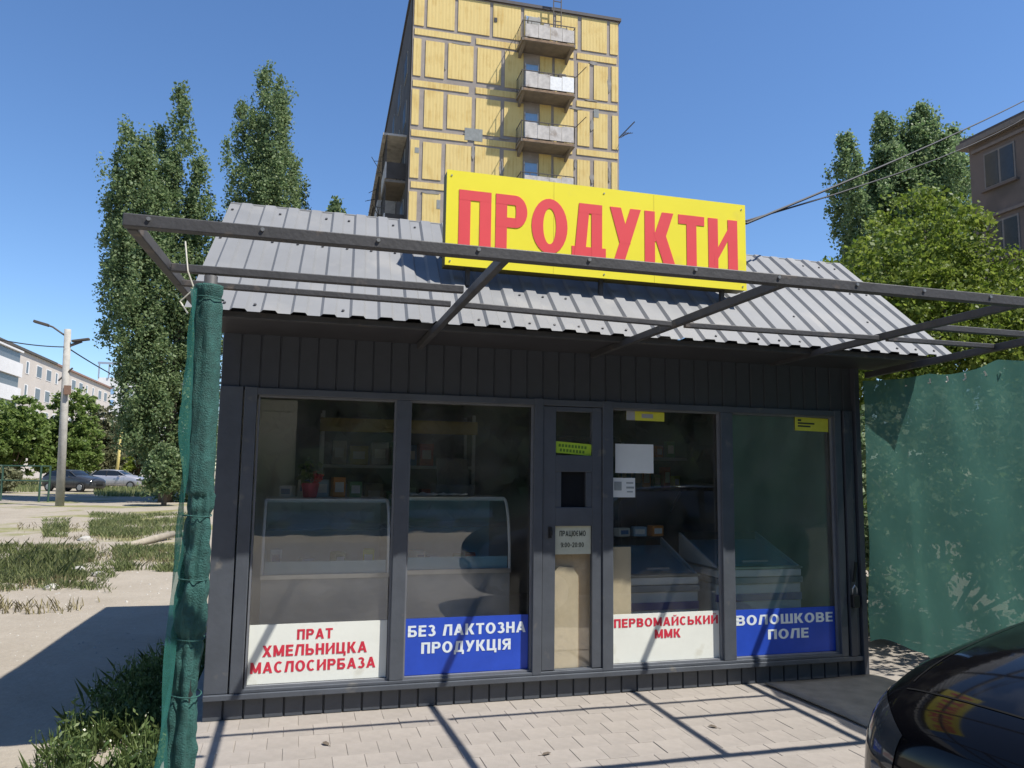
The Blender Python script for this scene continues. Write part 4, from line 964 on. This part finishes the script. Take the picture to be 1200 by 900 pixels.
# ================================================================== LEFT STREET THINGS
pbp = at(70, 593, 2, GZ); LY = pbp.y
LP = thing('lamp_pole', 'grey concrete street lamp pole standing left of the poplar', 'lamp pole', (pbp.x, LY, GZ))
ptp = at(79.5, 386, 1, LY) - Vector(LP.location)
MB().tube([(0, 0, -.2), ptp*.5, ptp], [.185, .165, .14], 10).build('pole', CONC, LP, smooth=True)
a1 = at(50, 379, 1, LY)-Vector(LP.location); a2 = at(96, 400, 1, LY)-Vector(LP.location)
MB().tube([ptp+Vector((0, 0, -.35)), a1.lerp(ptp, .4)+Vector((0, 0, -.05)), a1], .045, 6).build('lamp_arm', DARKM, LP)
MB().bar(a1+Vector((-.35, 0, .08)), a1+Vector((.25, 0, -.08)), .25, .12).build('lamp_head', DARKM, LP, .02)
MB().bar(ptp+Vector((.1, 0, -.75)), a2, .12, .1).build('crossarm', DARKM, LP); MB().bar(a2+Vector((-.4, 0, -.02)), a2+Vector((.3, 0, .12)), .24, .1).build('lamp_head', DARKM, LP, .02)
MB().tube([(ptp*.74)+Vector((-.26, -.05, -.3)), (ptp*.74)+Vector((.28, -.08, .3))], .04, 5).build('clamp', DARKM, LP); MB().box(-.13, .13, -.3, -.17, 4.9, 5.3).build('junction_box', mat('rusty', (.2, .12, .08), .8), LP)
def wire(label, a, b_, sag, r=.012, n=14):
    a, b_ = Vector(a), Vector(b_); pts = [a.lerp(b_, i/n) - Vector((0, 0, sag*4*(i/n)*(1-i/n))) for i in range(n+1)]
    o = MB().tube(pts, r, 5).build('overhead_wire', WIREM); return tag(o, label, 'wire')
wtop = Vector(LP.location)+ptp+Vector((0, 0, -.8))
wire('overhead wire running left from the concrete lamp pole', wtop, at(-40, 388, 1, LY-4), .15, .025)
wire('overhead wire running from the lamp pole toward the poplar', wtop, at(190, 462, 1, LY+26), .3, .03)
wire('thick overhead cable from the rooftop sign to upper right', at(874, 262, 1, -.15), at(1260, 85, 1, 9), .1, .011)
wire('thin upper overhead wire meeting the cable at the sign', at(874, 259, 1, -.15), at(1280, 72, 1, 14), .55, .008)
yp = at(136, 552, 1, 67); yt = at(143, 503, 1, 67)
YP = thing('leaning_post', 'leaning yellow post standing behind the silver car', 'post', (yp.x, 67, GZ))
MB().tube([(0, 0, -.1), (yt.x-yp.x, 0, yt.z-GZ)], [.14, .12], 8).build('post_shaft', mat('yellow_post', (.55, .45, .16), .7), YP, smooth=True); MB().tube([(yt.x-yp.x, 0, yt.z-GZ), (yt.x-yp.x, 0, yt.z-GZ+.06)], .15, 8).build('post_cap', DARKM, YP)
GR = mat('green_bar_paint', (.03, .075, .05), .6); bfp = at(52, 588, 2, GZ)
BF = thing('bar_frame', 'dark green steel bar frame standing left of the lamp pole', 'bar frame', (bfp.x, bfp.y, GZ))
for x, y in ((-.25, 0), (.15, 0), (.35, 1.2), (-2.2, 1.0), (-3.4, .6)): MB().tube([(x, y, -.1), (x, y, 1.75)], .05, 8).build('upright', GR, BF)
for z in (1.0, 1.72): MB().tube([(.15, 0, z), (-.25, 0, z), (-2.2, 1.0, z), (-3.4, .6, z)], .04, 6).build('rail', GR, BF)
lg0 = at(150, 643, 2, GZ)
LG = thing('log', 'pale fallen log lying in front of the verge grass', 'log', (lg0.x, lg0.y, GZ+.06)); lg1 = at(202, 631, 2, GZ)
MB().tube([(0, 0, 0), ((lg1.x-lg0.x)*.5, (lg1.y-lg0.y)*.5, .03), (lg1.x-lg0.x, lg1.y-lg0.y, .05)], [.07, .085, .08], 10).build('log_trunk', mat('pale_log', (.3, .265, .21), .9, 0, .2, 5, .4, 20), LG, smooth=True); MB().tube([(lg1.x-lg0.x, lg1.y-lg0.y, .05), ((lg1.x-lg0.x)*1.01, (lg1.y-lg0.y)*1.01, .05)], .065, 10).build('cut_end', mat('cut_end', (.05, .04, .035), .9), LG)
for (px, py, s, lab) in ((100, 634, .16, 'grey stone lying left of the fallen log'), (92, 670, .12, 'small stone at the edge of the dirt track'), (60, 690, .1, 'dark clod on the dirt track nearest the tall grass'), (115, 675, .1, 'pebble lying right of the small stone')):
    p = at(px, py, 2, GZ); bm = bmesh.new(); bmesh.ops.create_icosphere(bm, subdivisions=2, radius=s)
    for v in bm.verts: v.co *= 1+.35*noise.noise(v.co*9+Vector((px, 0, 0))); v.co.z *= .55
    me = bpy.data.meshes.new('stone'); bm.to_mesh(me); bm.free(); me.materials.append(CONC); o = link('stone', me); o.location = (p.x, p.y, GZ+s*.2); tag(o, lab, 'stone')
pb = MB()
for k in range(420):
    p = at(random.uniform(-20, 215), random.uniform(625, 780)**1, 2, GZ); r_ = random.uniform(.008, .03)*(1 if p.y > 6 else .6)
    if p.x > -.7: continue
    a = random.uniform(0, 6); z = gh(p.x, p.y)
    pb.add([(p.x+r_*math.cos(a+q*1.57)*random.uniform(.6, 1.2), p.y+r_*math.sin(a+q*1.57)*random.uniform(.6, 1.2), z-.003) for q in range(4)] + [(p.x, p.y, z+r_*.7)], [(0, 1, 4), (1, 2, 4), (2, 3, 4), (3, 0, 4)])
struct(pb.build('gravel', CONC), 'stuff')
for (px, py, lab) in ((382, 872, 'curled dry leaf on the paving before the left sign'), (640, 884, 'small dry leaf on the paving below the door'), (836, 852, 'dry leaf on the paving near the rubber mat')):
    p = at(px, py, 2, .004); o = thing('dry_leaf', lab, 'leaf', (p.x, p.y, .004), random.uniform(0, 6))
    MB().add([(-.03, 0, .0), (-.008, .016, .006), (.02, .012, .008), (.035, 0, .004), (.018, -.013, .01), (-.01, -.015, .006)], [(0, 1, 2, 3, 4, 5)]).build('leaf_blade', BARK, o)
    MB().tube([(-.03, 0, .001), (-.05, .004, .001)], .0015, 5).build('leaf_stalk', BARK, o)
sp = at(180, 560, 1, 78)
SH = thing('white_shed', 'small white shed far away beside the poplar', 'shed', (sp.x, 78, GZ))
MB().box(-.8, .8, 0, 2, 0, 1.5).build('wall', CWHITE, SH); MB().box(-.9, .9, -.1, 2.1, 1.5, 1.6).build('roof', CONC, SH); MB().box(-.3, .3, -.04, 0, 0, 1.2).build('shed_door', CONC, SH)

# ================================================================== CARS
TYRE = mat('tyre', (.02, .02, .02), .8); RIM = mat('rim', (.4, .4, .42), .3, .8); CGL = mat('car_glass', (.012, .015, .018), .04, 0, .05, 2, spec=.6)
LAMP = mat('head_lamp', (.09, .09, .1), .12); TAIL = mat('tail_lamp', (.4, .02, .02), .2); AMB = mat('amber_lamp', (.7, .22, .02), .15)
def carmesh(st, ptsf, m, name, parent, sub=2):
    n = None; vs = []; fs = []
    for s in st:
        P = ptsf(*s); n = len(P); vs += P
    for i in range(len(st)-1):
        for k in range(n-1): fs.append((i*n+k, i*n+k+1, (i+1)*n+k+1, (i+1)*n+k))
    fs += [tuple(range(n)), tuple((len(st)-1)*n+k for k in range(n-1, -1, -1))]
    return MB().add(vs, fs).build(name, m, parent, smooth=True, subd=sub)
def make_car(name, label, paint, loc, rz, style='hatch', group=None):
    t = thing(name, label, 'car', loc, rz, group)
    def sec(x, zb, zt, w):
        zt = .2+(zt-.2)*1.21; h = zt-zb; half = [(0, zb), (w*.7, zb), (w*.93, zb+.06*h), (w, zb+.3*h), (w, zb+.62*h), (w*.95, zb+.86*h), (w*.8, zt-.015), (w*.45, zt+.02), (0, zt+.035)]
        return [(x, y, z) for y, z in half] + [(x, -y, z) for y, z in half[-2:0:-1]] + [(x, 0, zb)]
    body = [(0.0, .36, .56, .42), (.03, .26, .64, .62), (.14, .22, .72, .76), (.4, .2, .81, .85), (.8, .2, .88, .87), (1.15, .2, .94, .88), (1.7, .2, .95, .89), (2.7, .2, .96, .89), (3.5, .22, .97, .88), (3.95, .26, .96, .84), (4.1, .32, .88, .74), (4.14, .4, .7, .6)]
    bodyo = carmesh(body, sec, paint, 'body', t)
    def wrap(name, A, B, nu, nv, m, off):
        vs = []; fs = []
        for j in range(nv+1):
            for i in range(nu+1):
                a = Vector(A[0]).lerp(Vector(A[1]), i/nu); b_ = Vector(B[0]).lerp(Vector(B[1]), i/nu); vs.append(a.lerp(b_, j/nv))
        for j in range(nv):
            for i in range(nu): fs.append((j*(nu+1)+i, j*(nu+1)+i+1, (j+1)*(nu+1)+i+1, (j+1)*(nu+1)+i))
        o = MB().add(vs, fs).build(name, m, t, smooth=True); q = o.modifiers.new('w', 'SHRINKWRAP'); q.target = bodyo; q.wrap_method = 'NEAREST_SURFACEPOINT'; q.wrap_mode = 'ABOVE_SURFACE'; q.offset = off
        return o
    GAP = bpy.data.materials.get('panel_gap') or mat('panel_gap', (.012, .012, .012), .9, spec=.1)
    for s in (-1, 1):
        wrap('hood_gap', ((.22, s*.60, .9), (1.1, s*.70, 1.12)), ((.22, s*.608, .9), (1.1, s*.708, 1.12)), 24, 1, GAP, .0025)
        wrap('door_gap', ((1.3, s*.95, 1.0), (1.3, s*.95, .3)), ((1.308, s*.95, 1.0), (1.308, s*.95, .3)), 12, 1, GAP, .0025)
        wrap('lamp_lens', ((.02, s*.46, .74), (.36, s*.84, .82)), ((.0, s*.48, .6), (.36, s*.92, .68)), 12, 6, bpy.data.materials.get('lamp_lens') or mat('lamp_lens', (.035, .037, .04), .05, spec=.6), .004)
    wrap('hood_gap', ((.16, -.6, .9), (.16, .6, .9)), ((.168, -.6, .9), (.168, .6, .9)), 24, 1, GAP, .0025)
    def cab(x, zt, w):
        return [(x, -w, .9), (x, -w*.95, .9+(zt-.9)*.5), (x, -w*.84, zt-.05), (x, -w*.6, zt), (x, 0, zt+.02), (x, w*.6, zt), (x, w*.84, zt-.05), (x, w*.95, .9+(zt-.9)*.5), (x, w, .9)]
    back = 4.0 if style == 'hatch' else 3.6
    carmesh([(1.05, .93, .78), (1.25, 1.06, .8), (1.8, 1.4, .82), (2.2, 1.46, .82), (2.9, 1.47, .82), (back-.5, 1.42, .8), (back-.12, 1.2, .78), (back, .95, .74)], cab, CGL, 'cabin_glass', t, 1)
    def rf(x, zt, w): return [(x, -w, zt-.06), (x, -w*.75, zt), (x, 0, zt+.025), (x, w*.75, zt), (x, w, zt-.06), (x, w*.7, zt-.05), (x, -w*.7, zt-.05)]
    carmesh([(1.78, 1.41, .69), (2.2, 1.475, .71), (2.9, 1.485, .71), (back-.45, 1.43, .69)], rf, paint, 'roof', t, 1)
    for s in (-1, 1):
        MB().bar((1.15, s*.79, .97), (1.85, s*.69, 1.4), .05, .04).build('pillar', paint, t); MB().bar((2.65, s*.82, .95), (2.68, s*.7, 1.42), .07, .03).build('pillar', BLACK, t)
        MB().bar((back-.05, s*.76, .97), (back-.5, s*.68, 1.4), .1, .04).build('pillar', paint, t)
        for x in (.78, 3.35):
            wh = link('wheel', None, t); wh.location = (x, s*.8, .31)
            MB().tube([(0, -.11, 0), (0, -.1, 0), (0, .1, 0), (0, .11, 0)], [.27, .31, .31, .27], 24).build('tyre', TYRE, wh, smooth=False)
            MB().tube([(0, s*.1, 0), (0, s*.118, 0)], [.2, .19], 20).build('rim', RIM, wh)
        MB().poly([(.02, s*.36, .5), (.055, s*.6, .5), (.055, s*.6, .6), (.02, s*.36, .6)], (-.02, 0, 0)).build('headlight', LAMP, t, .008)
        MB().poly([(4.12, s*.5, .72), (4.05, s*.76, .72), (4.03, s*.76, .88), (4.1, s*.5, .87)], (.03, 0, 0)).build('tail_light', TAIL, t)
        MB().bar((1.6, s*.9, .98), (1.66, s*1.02, 1.02), .12, .1).build('mirror', paint, t, .02)
        MB().box(1.9, 2.05, s*.895-.01, s*.895+.01, .78, .8).build('door_handle', BLACK, t)
    MB().box(-.03, .02, -.3, .3, .44, .54).build('grille', BLACK, t, .005)
    return t
BLKP = mat('black_car_paint', (.004, .004, .005), .06, 0, .05, 3, spec=.26, dirt=((.02, .019, .017), 2.5, .5))
make_car('parked_car', 'glossy black car with rounded nose in the lower right corner', BLKP, (2.5, -3.58, 0), R(3))
SILV = mat('silver_paint', (.42, .42, .45), .3, .4, .03, 2, coat=.6); DKG = mat('grey_paint', (.03, .032, .036), .4, .0, .03, 2, coat=.6)
cp = at(160, 573, 2, GZ); make_car('parked_car', 'silver hatchback parked on the far grass left of the poplar', SILV, (cp.x+.6, cp.y, GZ), R(168))
cp = at(106, 577, 2, GZ); make_car('parked_car', 'dark grey car parked behind the concrete lamp pole', DKG, (cp.x+.3, cp.y+1, GZ), R(150))
